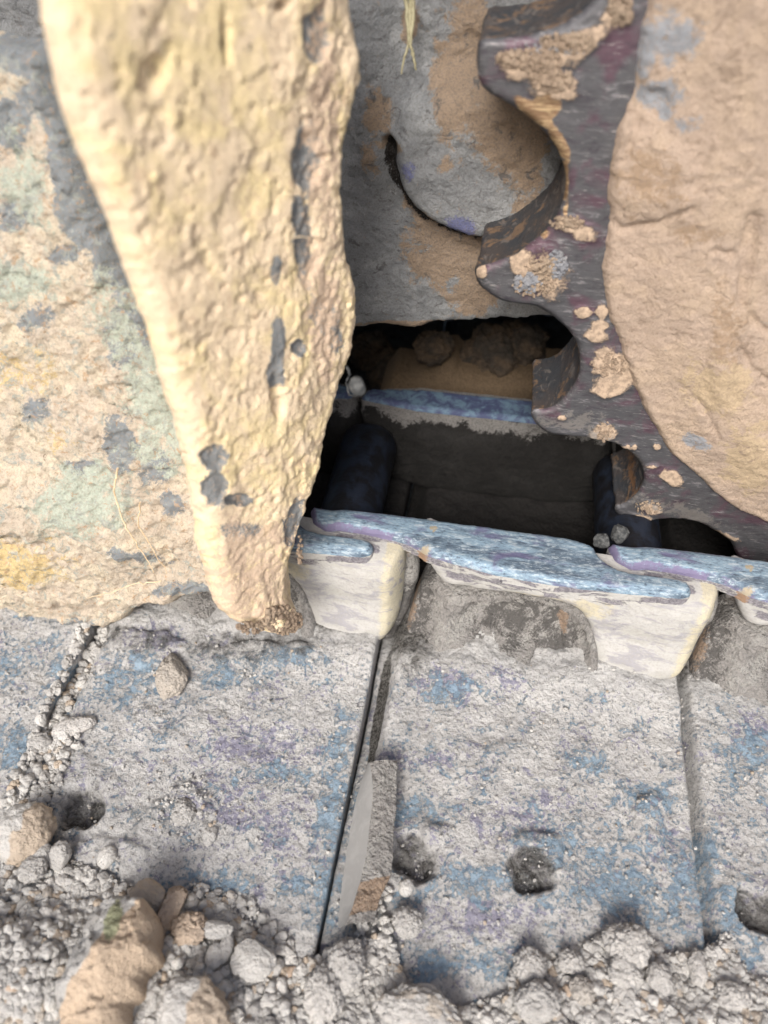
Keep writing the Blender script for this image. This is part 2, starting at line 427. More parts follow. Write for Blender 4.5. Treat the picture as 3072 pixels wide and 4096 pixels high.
# ---------------------------------------------------------------- ground (one sheet to the horizon)
gv = []; gf = []
rads = [0, .6, 1.2, 2.5, 6, 20, 80, 250]
for r in rads:
    for k in range(48):
        gv.append((r * cos(k * pi / 24), r * sin(k * pi / 24), -.075 + (0.03 * sin(k * 1.9 + r) if 1 < r < 10 else 0)))
for i in range(len(rads) - 1):
    for k in range(48):
        a, b = i * 48 + k, i * 48 + (k + 1) % 48
        gf.append((a, a + 48, b + 48, b))
obj('ground', make_mesh('ground', gv, gf, M['ground']), kind='structure')

# ---------------------------------------------------------------- track sections: shoe + near link + far link + bushing
PITCH = 0.194
SEAM = [-0.441, -0.247, -0.050, 0.147, 0.341]
TOP = Frame((0, 0, 0), (1, 0, 0), (0, 1, 0))
HOLES = [(330, 3230, .0140, 1.9), (1660, 3430, .015, 1.3), (2130, 3490, .0135, .9), (3030, 3640, .0125, 1)]
HUV = [(TOP.px(x, y), r, d) for x, y, r, d in HOLES]
BLUE = [(900, 2700, 130, 60), (1150, 2640, 180, 50), (1350, 3050, 60, 200), (1320, 3350, 70, 250), (1300, 3600, 60, 150), (550, 2700, 160, 90), (250, 2750, 80, 150), (60, 2650, 120, 80), (40, 3000, 80, 100),
        (2450, 3500, 260, 180), (2700, 3600, 160, 160), (2250, 3350, 160, 120), (1900, 3550, 200, 80), (1750, 3850, 280, 60), (1350, 3980, 60, 60), (2350, 3050, 110, 60), (2960, 2800, 200, 60),
        (2980, 3000, 120, 120), (2900, 3650, 90, 180), (2830, 3500, 50, 250), (1650, 3250, 160, 60), (2600, 3200, 140, 80), (1080, 3100, 200, 50), (1200, 3550, 80, 60), (850, 3550, 150, 60), (1770, 2750, 150, 60), (2980, 3850, 60, 80)]
PURP = [(1000, 3000, 220, 120), (900, 3200, 200, 150), (1650, 3050, 200, 50), (2100, 3300, 180, 120), (1550, 3850, 100, 80), (1900, 3700, 240, 90), (2700, 3400, 100, 150), (1150, 3320, 130, 160), (3000, 2900, 60, 120), (640, 2550, 150, 60), (1820, 2720, 200, 60)]
LUMPS = [(740, 3260, 110, 110, 0, .9), (690, 2710, 60, 80, 0, .6), (2140, 3420, 110, 90, 0, .7), (2590, 3280, 60, 110, 0, 1.1), (700, 2900, 200, 80, 0, .5), (560, 2600, 200, 60, 0, 1.0), (1060, 2620, 220, 40, 0, .9), (2050, 3010, 130, 40, 0, .4), (420, 3420, 160, 60, 0, .7), (1750, 3330, 60, 40, 0, .7), (2350, 2600, 300, 40, 0, .7), (300, 3080, 80, 80, 0, .5)]

def shoe_h(U, V, sd, P3):
    k = np.clip(np.searchsorted(SEAM, U) - 1, 0, 3)
    x = U - np.array(SEAM)[k]; w = np.array([SEAM[i + 1] - SEAM[i] for i in range(4)])[k]
    h = .0016 * fbm(P3, 25, 3, 1) + .0028 * fbm(P3, 60, 6, 2, .66) + .0013 * fbm(P3, 260, 5, 3, .75)
    h += .0025 * ss(.02, .0, w - x)                                # raised trailing lip
    h -= .018 * ss(np.where(U > .1, .010, .017), np.where(U > .1, .002, .006), x) * (1 - .75 * ss(.23, .12, V) + .2 * (U > .1) - .55 * (U < -.2))    # leading edge dips under its neighbour
    h += .010 * ss(.235, .275, V) * (.6 + .7 * fbm(P3, 30, 3, 8)) * (U < .15)
    h += .0035 * blobs(TOP, U, V, P3, LUMPS, .5)
    for (u, v), r, d in HUV:
        dd = np.hypot(U - u, V - v) + .005 * fbm(P3, 90, 5, 11, .6)
        h += .0022 * ss(r * 1.9, r * 1.05, dd) - d * .0066 * ss(r * 1.08, r * .66, dd) + .004 * ss(r, r * .6, dd) * fbm(P3, 160, 5, 4, .65)
    return h

def shoe_attr(U, V, sd, P3):
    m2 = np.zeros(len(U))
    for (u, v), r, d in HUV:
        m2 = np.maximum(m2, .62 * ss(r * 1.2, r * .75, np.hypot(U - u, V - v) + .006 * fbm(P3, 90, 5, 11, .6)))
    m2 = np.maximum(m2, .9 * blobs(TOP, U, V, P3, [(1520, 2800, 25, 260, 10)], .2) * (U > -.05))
    sup = ss(.25, .28, V)
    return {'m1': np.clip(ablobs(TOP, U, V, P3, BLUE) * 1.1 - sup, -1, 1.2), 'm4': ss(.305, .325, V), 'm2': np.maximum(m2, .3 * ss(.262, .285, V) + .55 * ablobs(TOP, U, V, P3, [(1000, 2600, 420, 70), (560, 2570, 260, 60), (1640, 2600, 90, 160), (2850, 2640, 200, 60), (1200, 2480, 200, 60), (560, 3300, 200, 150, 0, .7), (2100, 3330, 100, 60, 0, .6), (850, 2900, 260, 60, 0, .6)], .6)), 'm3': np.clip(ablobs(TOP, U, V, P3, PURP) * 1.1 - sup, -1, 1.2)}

LF = Frame((.135, .283, 0), (1, -.115, 0), (0, 0, 1))          # outer face of the near links
RT = Frame((0, 0, .083), (1, 0, 0), (0, 1, 0))         # worn rail top
FACE_B = [(1671, 2176), (1718, 2206), (2051, 2295), (2408, 2342), (2645, 2366), (2764, 2372), (2859, 2390), (2880, 2449), (2862, 2509), (2815, 2580), (2776, 2651), (2717, 2705), (2622, 2732), (2503, 2732), (2408, 2719), (2340, 2693),
          (2350, 2616), (2354, 2521), (2313, 2461), (2241, 2425), (2146, 2408), (2003, 2384), (1861, 2366), (1766, 2352), (1718, 2295), (1682, 2235)]
TOP_B = [(1235, 2000), (1278, 2013), (1575, 2047), (1932, 2095), (2289, 2143), (2384, 2174), (2396, 2211), (2443, 2250), (2491, 2275), (2645, 2296), (2750, 2310), (2776, 2342), (2764, 2376), (2645, 2370), (2408, 2346), (2051, 2299), (1718, 2210), (1671, 2178), (1611, 2150), (1516, 2130), (1409, 2108), (1255, 2090)]
fpoly = [(u, min(v, .076)) for u, v in LF.poly(FACE_B)]; tpoly = RT.poly(TOP_B)

def link_h(U, V, sd, P3):
    h = .0011 * fbm(P3, 45, 4, 3) + .0006 * fbm(P3, 220, 4, 6, .65)
    h += .006 * ss(.04, .0, V) * ss(-.06, -.03, U)              # foot flares outward at the bottom
    h -= .012 * ss(.010, .023, U)
    h -= .004 * ss(.06, .078, V)
    return h
def link_attr(U, V, sd, P3):
    top = ss(.045, .078, V)
    b = blobs(LF, U, V, P3, [(2000, 2330, 260, 28, 6), (2350, 2385, 260, 26, 6), (2650, 2410, 130, 22, 6)], .3)
    return {'m1': .55 * b + .12 * top - .7 * ss(.04, .02, V) - .1, 'm2': .5 * ablobs(LF, U, V, P3, [(1690, 2230, 30, 60)], .3), 'm3': .75 * np.maximum(ss(-.003, .013, U), ablobs(LF, U, V, P3, [(2100, 2390, 300, 18, 6), (2300, 2450, 180, 50)], .3))}
face_me = relief('link_face', LF, fpoly, .0011, .014, link_h, [M['link']], rnd=.009, attrs=link_attr, wdir=(0, 1, 0), smooth=2)
def top_h(U, V, sd, P3): return .0006 * fbm(P3 * np.array([.35, 1, 1]), 90, 5, 4, .6) + .0003 * fbm(P3, 400, 3, 5) - .0025 * ss(.012, .0, U + .09)
def top_attr(U, V, sd, P3):
    n = fbm(P3, 70, 4, 8)
    return {'m1': .42 * ss(.005, .0, sd + .006 * n) + .5 * ss(-.0, -.06, U) * (n + .6), 'm2': .6 * ablobs(RT, U, V, P3, [(1735, 2115, 22, 18), (1700, 2190, 40, 16)], .5)}
top_me = relief('rail_top', RT, tpoly, .0011, .006, top_h, [M['rail'], M['link']], rnd=.005, edge=.0006, attrs=top_attr, side_slot=1)

RF = Frame((0, .304, 0), (1, -.06, 0), (0, 0, 1))
BM_POLY = [(1700, 2330), (1766, 2330), (2003, 2372), (2241, 2415), (2380, 2430), (2420, 2780), (2300, 2800), (2100, 2800), (1900, 2790), (1700, 2760), (1560, 2720), (1640, 2420)]
def rec_h(U, V, sd, P3):
    h = .003 * fbm(P3, 60, 4, 3) + .0018 * fbm(P3, 200, 4, 6, .65)
    h += .010 + .024 * ss(.045, -.012, V) ** 1.3 - .017 * blobs(RF, U, V, P3, [(2060, 2450, 210, 60, 8), (2240, 2530, 110, 100)], .3, 60) + .004 * blobs(RF, U, V, P3, [(1950, 2500, 40, 40), (2180, 2540, 60, 50), (2280, 2500, 25, 40)], .6)
    h -= .010 * ss(-.005, -.022, U)
    return h
def rec_attr(U, V, sd, P3):  # m1 darkens the hollow under the bar: grey dirt plus painted shade
    return {'m1': -.1 + .75 * ablobs(RF, U, V, P3, [(2060, 2450, 230, 80, 8), (2240, 2530, 120, 110)], .4) + .7 * ss(-.008, -.02, U), 'm2': .8 * ablobs(RF, U, V, P3, [(1900, 2530, 25, 20), (2250, 2480, 25, 25), (1640, 2400, 40, 50)], .4)}
rec_me = relief('packed_mud', RF, RF.poly(BM_POLY), .0012, .02, rec_h, [M['fillet']], rnd=.004, edge=.0, attrs=rec_attr)

# brown mud saddle where one link laps behind the next
SF = Frame((0, .302, 0), (1, 0, 0), (0, 0, 1))
sad_me = relief('joint_mud', SF, SF.poly([(1500, 2150), (1560, 2160), (1620, 2190), (1650, 2240), (1675, 2320), (1650, 2400), (1600, 2480), (1560, 2620), (1470, 2640), (1480, 2400), (1500, 2250)]), .0011, .006,
                lambda U, V, sd, P3: .0016 * fbm(P3, 70, 4, 3) - .010 * ss(.04, .08, V) + .012 * ss(.03, .0, V), [M['fillet']], rnd=.006, edge=.0015,
                attrs=lambda U, V, sd, P3: {'m1': .3 + .4 * ss(.05, .02, V), 'm2': .6 * ss(.05, .07, V)})

# far link: inner side, dusty shoulder, worn top
FF = Frame((0, .425, 0), (1, 0, 0), (0, 0, 1))
fl_poly = [(-.088, .0), (.098, .0), (.1, .03), (.094, .06), (.086, .078), (-.10, .078), (-.092, .05)]
far_me = relief('far_link_side', FF, fl_poly, .0016, .02, lambda U, V, sd, P3: .0016 * fbm(P3, 40, 5, 3, .6) + .0006 * fbm(P3, 200, 3, 2) - .006 * ss(.055, .078, V), [M['shaded']], rnd=.009, attrs=lambda U, V, sd, P3: {'m1': .8 * ss(.058, .076, V + .012 * fbm(P3, 60, 4, 8)), 'm2': 0 * U})
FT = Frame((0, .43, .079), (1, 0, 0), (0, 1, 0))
ftop_me = relief('far_rail_top', FT, [(-.1, .004), (.084, .004), (.09, .03), (-.092, .03)], .0016, .05, lambda U, V, sd, P3: .0006 * fbm(P3, 80, 4, 4), [M['far_rail'], M['shaded']], rnd=.003, side_slot=1, attrs=lambda U, V, sd, P3: {'m1': .75 + .6 * fbm(P3, 50, 4, 7), 'm2': .2 + .5 * fbm(P3, 60, 4, 17)})

def cyl_y(name, r, y0, y1, mat, n=40):
    vs = []; fs = []; ys = [y0, y0 + .004, (y0 + y1) / 2, y1 - .004, y1]; rr = [r * .93, r, r, r, r * .93]
    for y, q in zip(ys, rr):
        for k in range(n): vs.append((q * cos(2 * pi * k / n), y, q * sin(2 * pi * k / n)))
    for i in range(4):
        for k in range(n):
            a, b = i * n + k, i * n + (k + 1) % n; fs.append((a, a + n, b + n, b))
    return make_mesh(name, vs, fs, mat)
bush_me = cyl_y('bushing', .0215, .316, .424, M['bush'])

sec_lab = ['grey dusty track shoe at the left photo edge, left of the gravel filled seam',
           'dusty blue track shoe under the tip of the cream guard, left of mud bar',
           'widest visible track shoe with the long blue topped link and two bolt holes',
           'track shoe cut off by the right photo edge, with one round bolt hole']
LOFF = [-.382, -.191, 0, .191]
for i in range(4):
    t = thing('track_section', sec_lab[i], 'track shoe', ((SEAM[i] + SEAM[i + 1]) / 2, .28, 0), 'linked shoes of the crawler track')
    ctr = (t.location.x, .28, 0)
    y0 = [.02, .02, .045, .045][i]
    pl = [(SEAM[i] + .0008, .02), (SEAM[i + 1] - .0008, .02), (SEAM[i + 1] - .0008, .70), (SEAM[i] + .0008, .70)]
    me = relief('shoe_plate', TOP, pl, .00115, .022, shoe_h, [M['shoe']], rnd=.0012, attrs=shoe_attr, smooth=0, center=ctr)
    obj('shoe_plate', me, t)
    d = (LOFF[i] - ctr[0], -.28, 0)
    obj('near_link', face_me, t, loc=d); obj('rail_top', top_me, t, loc=d)
    obj('packed_mud', rec_me, t, loc=d); obj('joint_mud', sad_me, t, loc=d)
    obj('far_link', far_me, t, loc=(d[0] + .006, -.28, 0)); obj('far_rail_top', ftop_me, t, loc=(d[0] + .006, -.28, 0))
    obj('bushing', bush_me, t, loc=(d[0] - .082 + (.0 if i != 3 else 0) + 0.0, -.28, .048))

# ---------------------------------------------------------------- sprocket
SP = Frame((0, .36, 0), (1, 0, 0), (0, 0, 1))
TEETH = [(2430, -60), (2340, 45), (2230, 112), (2100, 150), (2000, 160), (1930, 155), (1908, 185), (1903, 253), (1915, 330), (1953, 376), (2015, 406), (2076, 445), (2137, 491), (2191, 544), (2229, 598), (2255, 659), (2266, 721), (2260, 782), (2241, 843), (2206, 897), (2168, 943), (2107, 989), (2053, 1027), (1992, 1050), (1946, 1064), (1911, 1068),
         (1902, 1092), (1911, 1127), (1946, 1173), (1992, 1204), (2053, 1219), (2130, 1227), (2183, 1248), (2232, 1284), (2282, 1333), (2310, 1383), (2324, 1439), (2317, 1496), (2303, 1538), (2267, 1587), (2232, 1623), (2183, 1644), (2122, 1644), (2120, 1665), (2140, 1700), (2176, 1732), (2218, 1746), (2289, 1750), (2359, 1754), (2423, 1768), (2479, 1785), (2522, 1814), (2557, 1849), (2575, 1884), (2577, 1927), (2557, 1969), (2522, 2004), (2486, 2025), (2455, 2029), (2458, 2054), (2486, 2079), (2536, 2100),
         (2592, 2093), (2649, 2082), (2712, 2080), (2790, 2093), (2847, 2117), (2896, 2146), (2931, 2181), (2942, 2216), (2960, 2245), (3030, 2268)]
tp = SP.poly(TEETH)
CX, CZ, RT_, RR_ = .327, .3186, .347, .300
a0 = math.atan2(tp[-1][1] - CZ, tp[-1][0] - CX); a1 = math.atan2(tp[0][1] - CZ, tp[0][0] - CX)
span = (a1 - a0) % (2 * pi); nt = round(span / .3025)
for k in range(1, 161):
    f_ = k / 161; a = a0 + span * f_
    tt = .5 - .5 * cos(2 * pi * f_ * nt + .6); r = RR_ + (RT_ - RR_) * (tt ** 1.2)
    tp.append((CX + r * cos(a), CZ + r * sin(a)))
SMUD = [(2150, 250, 170, 60, -12, 1), (2300, 180, 130, 50, -25, 1), (2200, 330, 110, 70, 20, .95), (2480, 60, 70, 60), (2100, 1060, 60, 50), (2190, 1100, 90, 110, 30, .75), (2280, 900, 60, 30), (1925, 1090, 30, 30),
        (2400, 1300, 35, 25), (2380, 1340, 60, 30), (2450, 1470, 90, 70, 30), (2430, 1540, 70, 50), (2330, 1250, 30, 20), (2410, 1240, 25, 35), (2420, 1730, 50, 40), (2250, 1670, 20, 14), (2510, 1790, 25, 14), (2535, 1787, 16, 14), (2630, 1785, 18, 14), (2610, 1865, 30, 10), (2690, 1910, 60, 30, 25), (2600, 2030, 60, 30, 30, .8), (2560, 2075, 50, 20), (2340, 930, 60, 40, 0, .8), (2900, 2140, 60, 14, 20, .7)]
def sp_h(U, V, sd, P3):
    return .0004 * fbm(P3, 160, 4, 3) + .0011 * blobs(SP, U, V, P3, SMUD, .6) * (1 + .8 * fbm(P3, 240, 3, 4))
def sp_attr(U, V, sd, P3):
    return {'m1': ablobs(SP, U, V, P3, SMUD, .5) * .95 + .12 * ss(.003, 0, sd), 'm2': .95 * ablobs(SP, U, V, P3, [(2140, 455, 110, 32, 38), (2235, 570, 90, 30, 62), (2190, 420, 60, 60, 30), (2262, 720, 160, 14, 90), (2180, 940, 30, 14, -40, .8)], .3), 'm3': ablobs(SP, U, V, P3, [(2300, 1680, 160, 50), (2500, 1830, 200, 60, 40), (2700, 2040, 260, 50, 20)], .5) * .6}
spr = thing('drive_sprocket', 'large toothed drive sprocket of worn purple grey steel behind the track link', 'sprocket', (CX, .385, CZ))
sc_ = (CX, .385, CZ)
obj('toothed_ring', relief('toothed_ring', SP, tp, .0012, .052, sp_h, [M['sprocket'], M['flank']], rnd=.0018, edge=.0005, attrs=sp_attr, side_slot=1, wallrings=30, center=sc_), spr)

HB = Frame((0, .355, 0), (1, 0, 0), (0, 0, 1))
HUBE = [(2600, -80), (2590, 60), (2560, 150), (2545, 260), (2540, 380), (2500, 470), (2465, 560), (2445, 640), (2434, 713), (2425, 843), (2413, 1035), (2410, 1100), (2419, 1206), (2437, 1284), (2465, 1383), (2501, 1489), (2536, 1580), (2578, 1665), (2635, 1750), (2705, 1849), (2783, 1927), (2875, 1997), (2974, 2068), (3072, 2110)]
hp = HB.poly(HUBE)
b0 = math.atan2(hp[-1][1] - CZ, hp[-1][0] - CX); b1 = math.atan2(hp[0][1] - CZ, hp[0][0] - CX); sp_ = (b1 - b0) % (2 * pi)
r0_ = math.hypot(hp[-1][0] - CX, hp[-1][1] - CZ); r1_ = math.hypot(hp[0][0] - CX, hp[0][1] - CZ)
for k in range(1, 60):
    f_ = k / 60; a = b0 + sp_ * f_; r = r0_ + (r1_ - r0_) * f_; hp.append((CX + r * cos(a), CZ + r * sin(a)))
def segd(fr, U, V, pts):
    q = fr.poly(pts); best = np.full(len(U), 9.)
    for (ax, ay), (bx, by) in zip(q[:-1], q[1:]):
        dx, dy = bx - ax, by - ay; t = np.clip(((U - ax) * dx + (V - ay) * dy) / (dx * dx + dy * dy), 0, 1)
        best = np.minimum(best, np.hypot(U - ax - t * dx, V - ay - t * dy))
    return best
HCR = [[(2580, 330), (2560, 420), (2540, 500), (2500, 640)], [(2920, 1290), (2990, 1420), (3072, 1480)], [(2780, 1560), (2820, 1620), (2870, 1720)], [(2440, 850), (2480, 920), (2620, 880), (2760, 800)], [(2960, 1040), (2940, 1150), (3000, 1240), (3072, 1290)], [(2850, 960), (2910, 975)]]
def hub_h(U, V, sd, P3):
    h = -.0007 * ss(.25, .5, fbm(P3, 150, 4, 31, .6)) + .012 * ss(0, .05, sd) + .0022 * fbm(P3, 18, 4, 3) + .0012 * fbm(P3, 90, 6, 6, .68) + .0007 * fbm(P3, 350, 4, 8, .7)
    h += .0022 * blobs(HB, U, V, P3, [(2600, 700, 160, 170, 20)], .3) * (1 + .35 * fbm(P3, 260, 4, 2, .7)) + .002 * blobs(HB, U, V, P3, [(2460, 480, 70, 100), (2900, 1300, 60, 250, 10)], .3)
    h -= .0025 * blobs(HB, U, V, P3, [(2970, 1010, 30, 190, 8), (2620, 420, 60, 60)], .3)
    for q in HCR:
        d = segd(HB, U, V, q) + .0012 * fbm(P3, 130, 3, 5); h -= .0022 * ss(.0022, .0002, d)
    return h
def hub_attr(U, V, sd, P3):
    return {'m1': .9 * ablobs(HB, U, V, P3, [(2700, 140, 130, 120, 20, .8), (2640, 400, 110, 90, 0, .8), (2740, 480, 90, 60, 0, .7), (2560, 200, 60, 120), (2780, 1750, 60, 40), (2650, 440, 40, 40)], .45), 'm2': .6 * ablobs(HB, U, V, P3, [(2600, 700, 170, 170, 20), (2800, 900, 150, 60), (2900, 1300, 90, 250)], .5), 'm3': .8 * ablobs(HB, U, V, P3, [(2850, 1500, 150, 120), (3000, 1800, 120, 200)], .5)}
obj('mud_caked_hub', relief('mud_caked_hub', HB, hp, .0013, .012, hub_h, [M['hub']], rnd=.006, edge=.0028, attrs=hub_attr, center=sc_), spr)

# ---------------------------------------------------------------- machine frame behind the sprocket
PF = Frame((0, .43, 0), (1, 0, 0), (0, 0, 1))
ppx = [(1400, 1318), (1461, 1323), (1521, 1320), (1574, 1323), (1640, 1326), (1720, 1310), (1813, 1300), (1925, 1296), (2011, 1293), (2210, 1283), (2500, 1290)]
pp = PF.poly(ppx); zb = pp[-1][1]
pp = pp + [(.75, zb), (.75, .62), (-.62, .62), (-.62, pp[0][1])]  # plate runs on out of view, partly to block sky light
CREV = [(1572, 560), (1570, 640), (1590, 720), (1650, 810), (1740, 870), (1830, 900), (1930, 925)]
def pl_h(U, V, sd, P3):
    g = fbm(P3, 70, 5, 6, .65)
    h = .0035 * fbm(P3, 20, 3, 3) + .0022 * g + .0009 * fbm(P3, 260, 4, 8, .65) + .0028 * np.round(2.2 * fbm(P3, 45, 4, 13, .6)) / 2.2 * ss(.24, .26, V)
    boss = blobs(PF, U, V, P3, [(1930, 640, 350, 300, 20)], .08, 60)
    h += .020 * boss
    d = segd(PF, U, V, CREV) + .0015 * g; h -= .010 * ss(.0065, .001, d)
    h += .008 * ss(1, 0, np.abs(U - PF.px(1480, 700)[0]) / .02) * ss(.2, .3, V)
    return h
def pl_attr(U, V, sd, P3):
    d = segd(PF, U, V, CREV)  # m3 paints the boss's lip shadow along the crevice
    return {'m1': ablobs(PF, U, V, P3, [(1850, 250, 130, 330, 5, .85), (2050, 450, 200, 200), (1800, 1000, 150, 180, 60), (1700, 850, 120, 60, 40), (1900, 1150, 110, 150), (1520, 470, 60, 120, 0, .8), (1700, 1300, 300, 14), (1560, 560, 70, 40), (1640, 100, 40, 90), (1800, 600, 40, 40, 0, .7), (2100, 600, 80, 200), (1480, 620, 50, 90, 0, .75)], .5),
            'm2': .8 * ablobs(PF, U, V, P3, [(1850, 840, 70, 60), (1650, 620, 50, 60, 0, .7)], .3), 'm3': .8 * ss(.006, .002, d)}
fm = thing('machine_frame', 'grey steel machine frame plastered with moist mud behind the sprocket teeth', 'machine frame', (.31, .5, zb))
fc = (.31, .5, zb)
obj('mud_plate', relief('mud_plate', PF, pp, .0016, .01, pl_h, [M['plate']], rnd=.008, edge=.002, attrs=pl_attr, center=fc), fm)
bm = bmesh.new(); bmesh.ops.create_cube(bm, size=1)  # unseen box body, added to block sky light and darken the gap
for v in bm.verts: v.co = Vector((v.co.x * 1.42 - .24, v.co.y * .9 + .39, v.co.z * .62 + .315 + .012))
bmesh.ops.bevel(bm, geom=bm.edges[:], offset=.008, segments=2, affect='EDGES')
me = bpy.data.meshes.new('frame_shade_box'); bm.to_mesh(me); bm.free(); me.materials.append(M['deep']); obj('frame_shade_box', me, fm)

# ---------------------------------------------------------------- guard: left wall and front column
G = thing('mud_guard', 'cream mud caked steel guard filling the left, its pointed column hanging over the track', 'guard', (-.12, .22, .08))
gc = (-.12, .22, .08)
GL = Frame((0, .240, .03), (1, -.08, 0), (0, 0.24, 1))
GLP = [(-400, 140), (-150, 150), (0, 165), (100, 178), (200, 165), (330, 180), (640, 200), (760, 1200), (900, 2000), (980, 2300), (940, 2390), (833, 2386), (741, 2400), (648, 2433), (600, 2425), (555, 2419), (518, 2470), (463, 2511), (400, 2512), (324, 2502), (185, 2479), (0, 2451), (-200, 2430), (-500, 2400)]
def gl_h(U, V, sd, P3):
    px_low = ss(.14, .09, V)
    h = .004 * fbm(P3, 18, 3, 3) + .0030 * fbm(P3, 70, 6, 6, .68) + .0016 * fbm(P3, 230, 5, 8, .72) - .0013 * ss(.22, .5, fbm(P3, 170, 4, 31, .6))
    h += .010 * blobs(GL, U, V, P3, [(150, 2150, 420, 260, 10)], .1, 40) + .010 * ss(.02, .07, sd)
    h += .010 * blobs(GL, U, V, P3, [(60, 1960, 110, 40, 25), (170, 2010, 110, 45, 20), (500, 2400, 70, 60, 0, .6)], .4)
    h -= .016 * ss(.014, .002, segd(GL, U, V, [(250, 250), (350, 560), (480, 880), (560, 1060), (650, 1250), (760, 1650)]) + .003 * fbm(P3, 60, 4, 45))
    h += crust(P3, 45, 73, .0024) + crust(P3, 90, 74, .0016) + crust(P3, 200, 75, .0008)
    h += .0012 * fbm(P3, 130, 6, 46, .75) + .002 * np.abs(fbm(P3 * np.array([1, .45, 1]), 60, 4, 47, .6))
    for q in [[(120, 2050), (240, 2040), (300, 2080)], [(0, 2040), (100, 2080), (130, 2110)], [(650, 2080), (760, 2130), (830, 2190)]]:
        h -= .004 * ss(.0035, .0004, segd(GL, U, V, q) + .002 * fbm(P3, 100, 3, 5))
    return h
def gl_attr(U, V, sd, P3):  # m1 includes a grey strip painted as the column's shade on the wall
    return {'m1': .75 * ss(.022, .004, segd(GL, U, V, [(200, 250), (330, 560), (460, 880), (545, 1060), (600, 1250)]) + .008 * fbm(P3, 60, 4, 45)) + 1.3 * ablobs(GL, U, V, P3, [(100, 220, 250, 60), (60, 500, 70, 120), (200, 1250, 60, 60, 0, .7), (200, 1600, 80, 50, 0, .6), (330, 450, 50, 120, 0, .8), (660, 1250, 60, 60), (300, 1000, 60, 40, 0, .7), (700, 2000, 50, 50, 0, .7), (560, 1320, 110, 130, 20), (310, 750, 60, 230, -20, .85), (520, 1750, 50, 120), (390, 1830, 70, 30, 20), (640, 1850, 60, 90, 0, .7), (100, 850, 80, 60, 0, .8), (600, 2180, 90, 30, 30, .8), (750, 2350, 130, 30, 0, .9), (250, 2480, 160, 20, 0, .6), (480, 1000, 60, 120, 0, .7)], .6),
            'm2': .75 * ablobs(GL, U, V, P3, [(650, 1600, 160, 330, -15), (380, 1950, 200, 160), (100, 1100, 200, 100), (150, 750, 120, 300, -15, .8), (500, 1300, 120, 300, -20, .8)], .5), 'm3': .7 * ablobs(GL, U, V, P3, [(150, 2180, 200, 130), (100, 1450, 200, 150, 0, .8), (300, 1700, 90, 90, 0, .7)], .5)}
obj('guard_wall', relief('guard_wall', GL, GL.poly(GLP), .0013, .014, gl_h, [M['guard']], rnd=.008, edge=.003, attrs=gl_attr, center=gc, wdir=(.1, 1, 0), wallrings=6), G)

# column: slanted front, near edge on the left, far edge on the right
pL = un(850, 2200, (0, .214, 0), (0, 1, 0)); pR = un(1190, 2200, (0, .258, 0), (0, 1, 0))
GC = Frame(pL, (pR[0] - pL[0], pR[1] - pL[1], 0), (0, .12, 1))
GCP = [(225, -150), (230, 60), (262, 215), (330, 480), (400, 700), (480, 900), (590, 1180), (700, 1550), (780, 1850), (830, 2100), (850, 2210), (868, 2330), (900, 2430), (950, 2495), (1030, 2530), (1110, 2545), (1170, 2540), (1195, 2500), (1195, 2420), (1170, 2330), (1190, 2250), (1215, 2150), (1240, 2080), (1290, 1950), (1330, 1820), (1345, 1750), (1375, 1680), (1395, 1600),
       (1425, 1500), (1455, 1420), (1475, 1315), (1485, 1176), (1466, 1093), (1435, 1020), (1420, 850), (1425, 602), (1466, 420), (1505, 324), (1485, 139), (1464, 0), (1455, -150)]
def gc_h(U, V, sd, P3):
    h = .0024 * fbm(P3, 16, 3, 3) + .0009 * fbm(P3, 60, 5, 6, .62) + .0005 * fbm(P3, 330, 4, 8, .6) - .0011 * ss(.28, .5, fbm(P3 * np.array([1, 1.4, 1]), 120, 4, 31, .55))
    e_ = [GC.px(*q) for q in ((1150, -150), (1165, 700), (1165, 1300), (1120, 1900), (1090, 2500))]
    ul = np.interp(V, [q[1] for q in e_][::-1], [q[0] for q in e_][::-1]) + .002 * fbm(P3, 40, 3, 44)
    h -= .10 * np.maximum(U - ul, 0)
    h += .0009 * fbm(P3, 260, 4, 18, .65) * ss(.0, .02, U - ul) + crust(P3, 70, 71, .0008) + crust(P3 * np.array([1.6, .7, 1]), 110, 72, .0008) * ss(-.02, .01, U - ul)
    h -= .0022 * blobs(GC, U, V, P3, [(1265, 150, 60, 110), (1240, 650, 60, 100), (1240, 1000, 50, 130), (1200, 880, 20, 50)], .3)
    h -= .0028 * blobs(GC, U, V, P3, [(860, 1830, 40, 40), (870, 1960, 40, 60), (960, 2000, 60, 20), (1180, 2080, 30, 80, 15), (1200, 1390, 25, 25), (1110, 1600, 25, 60), (610, 290, 50, 80, 25), (905, 150, 14, 100), (1135, 20, 25, 25), (1100, 1560, 20, 60)], .3)
    h += .004 * blobs(GC, U, V, P3, [(1130, 2490, 100, 80)], .3) * (1 + fbm(P3, 180, 4, 3, .7))
    return h
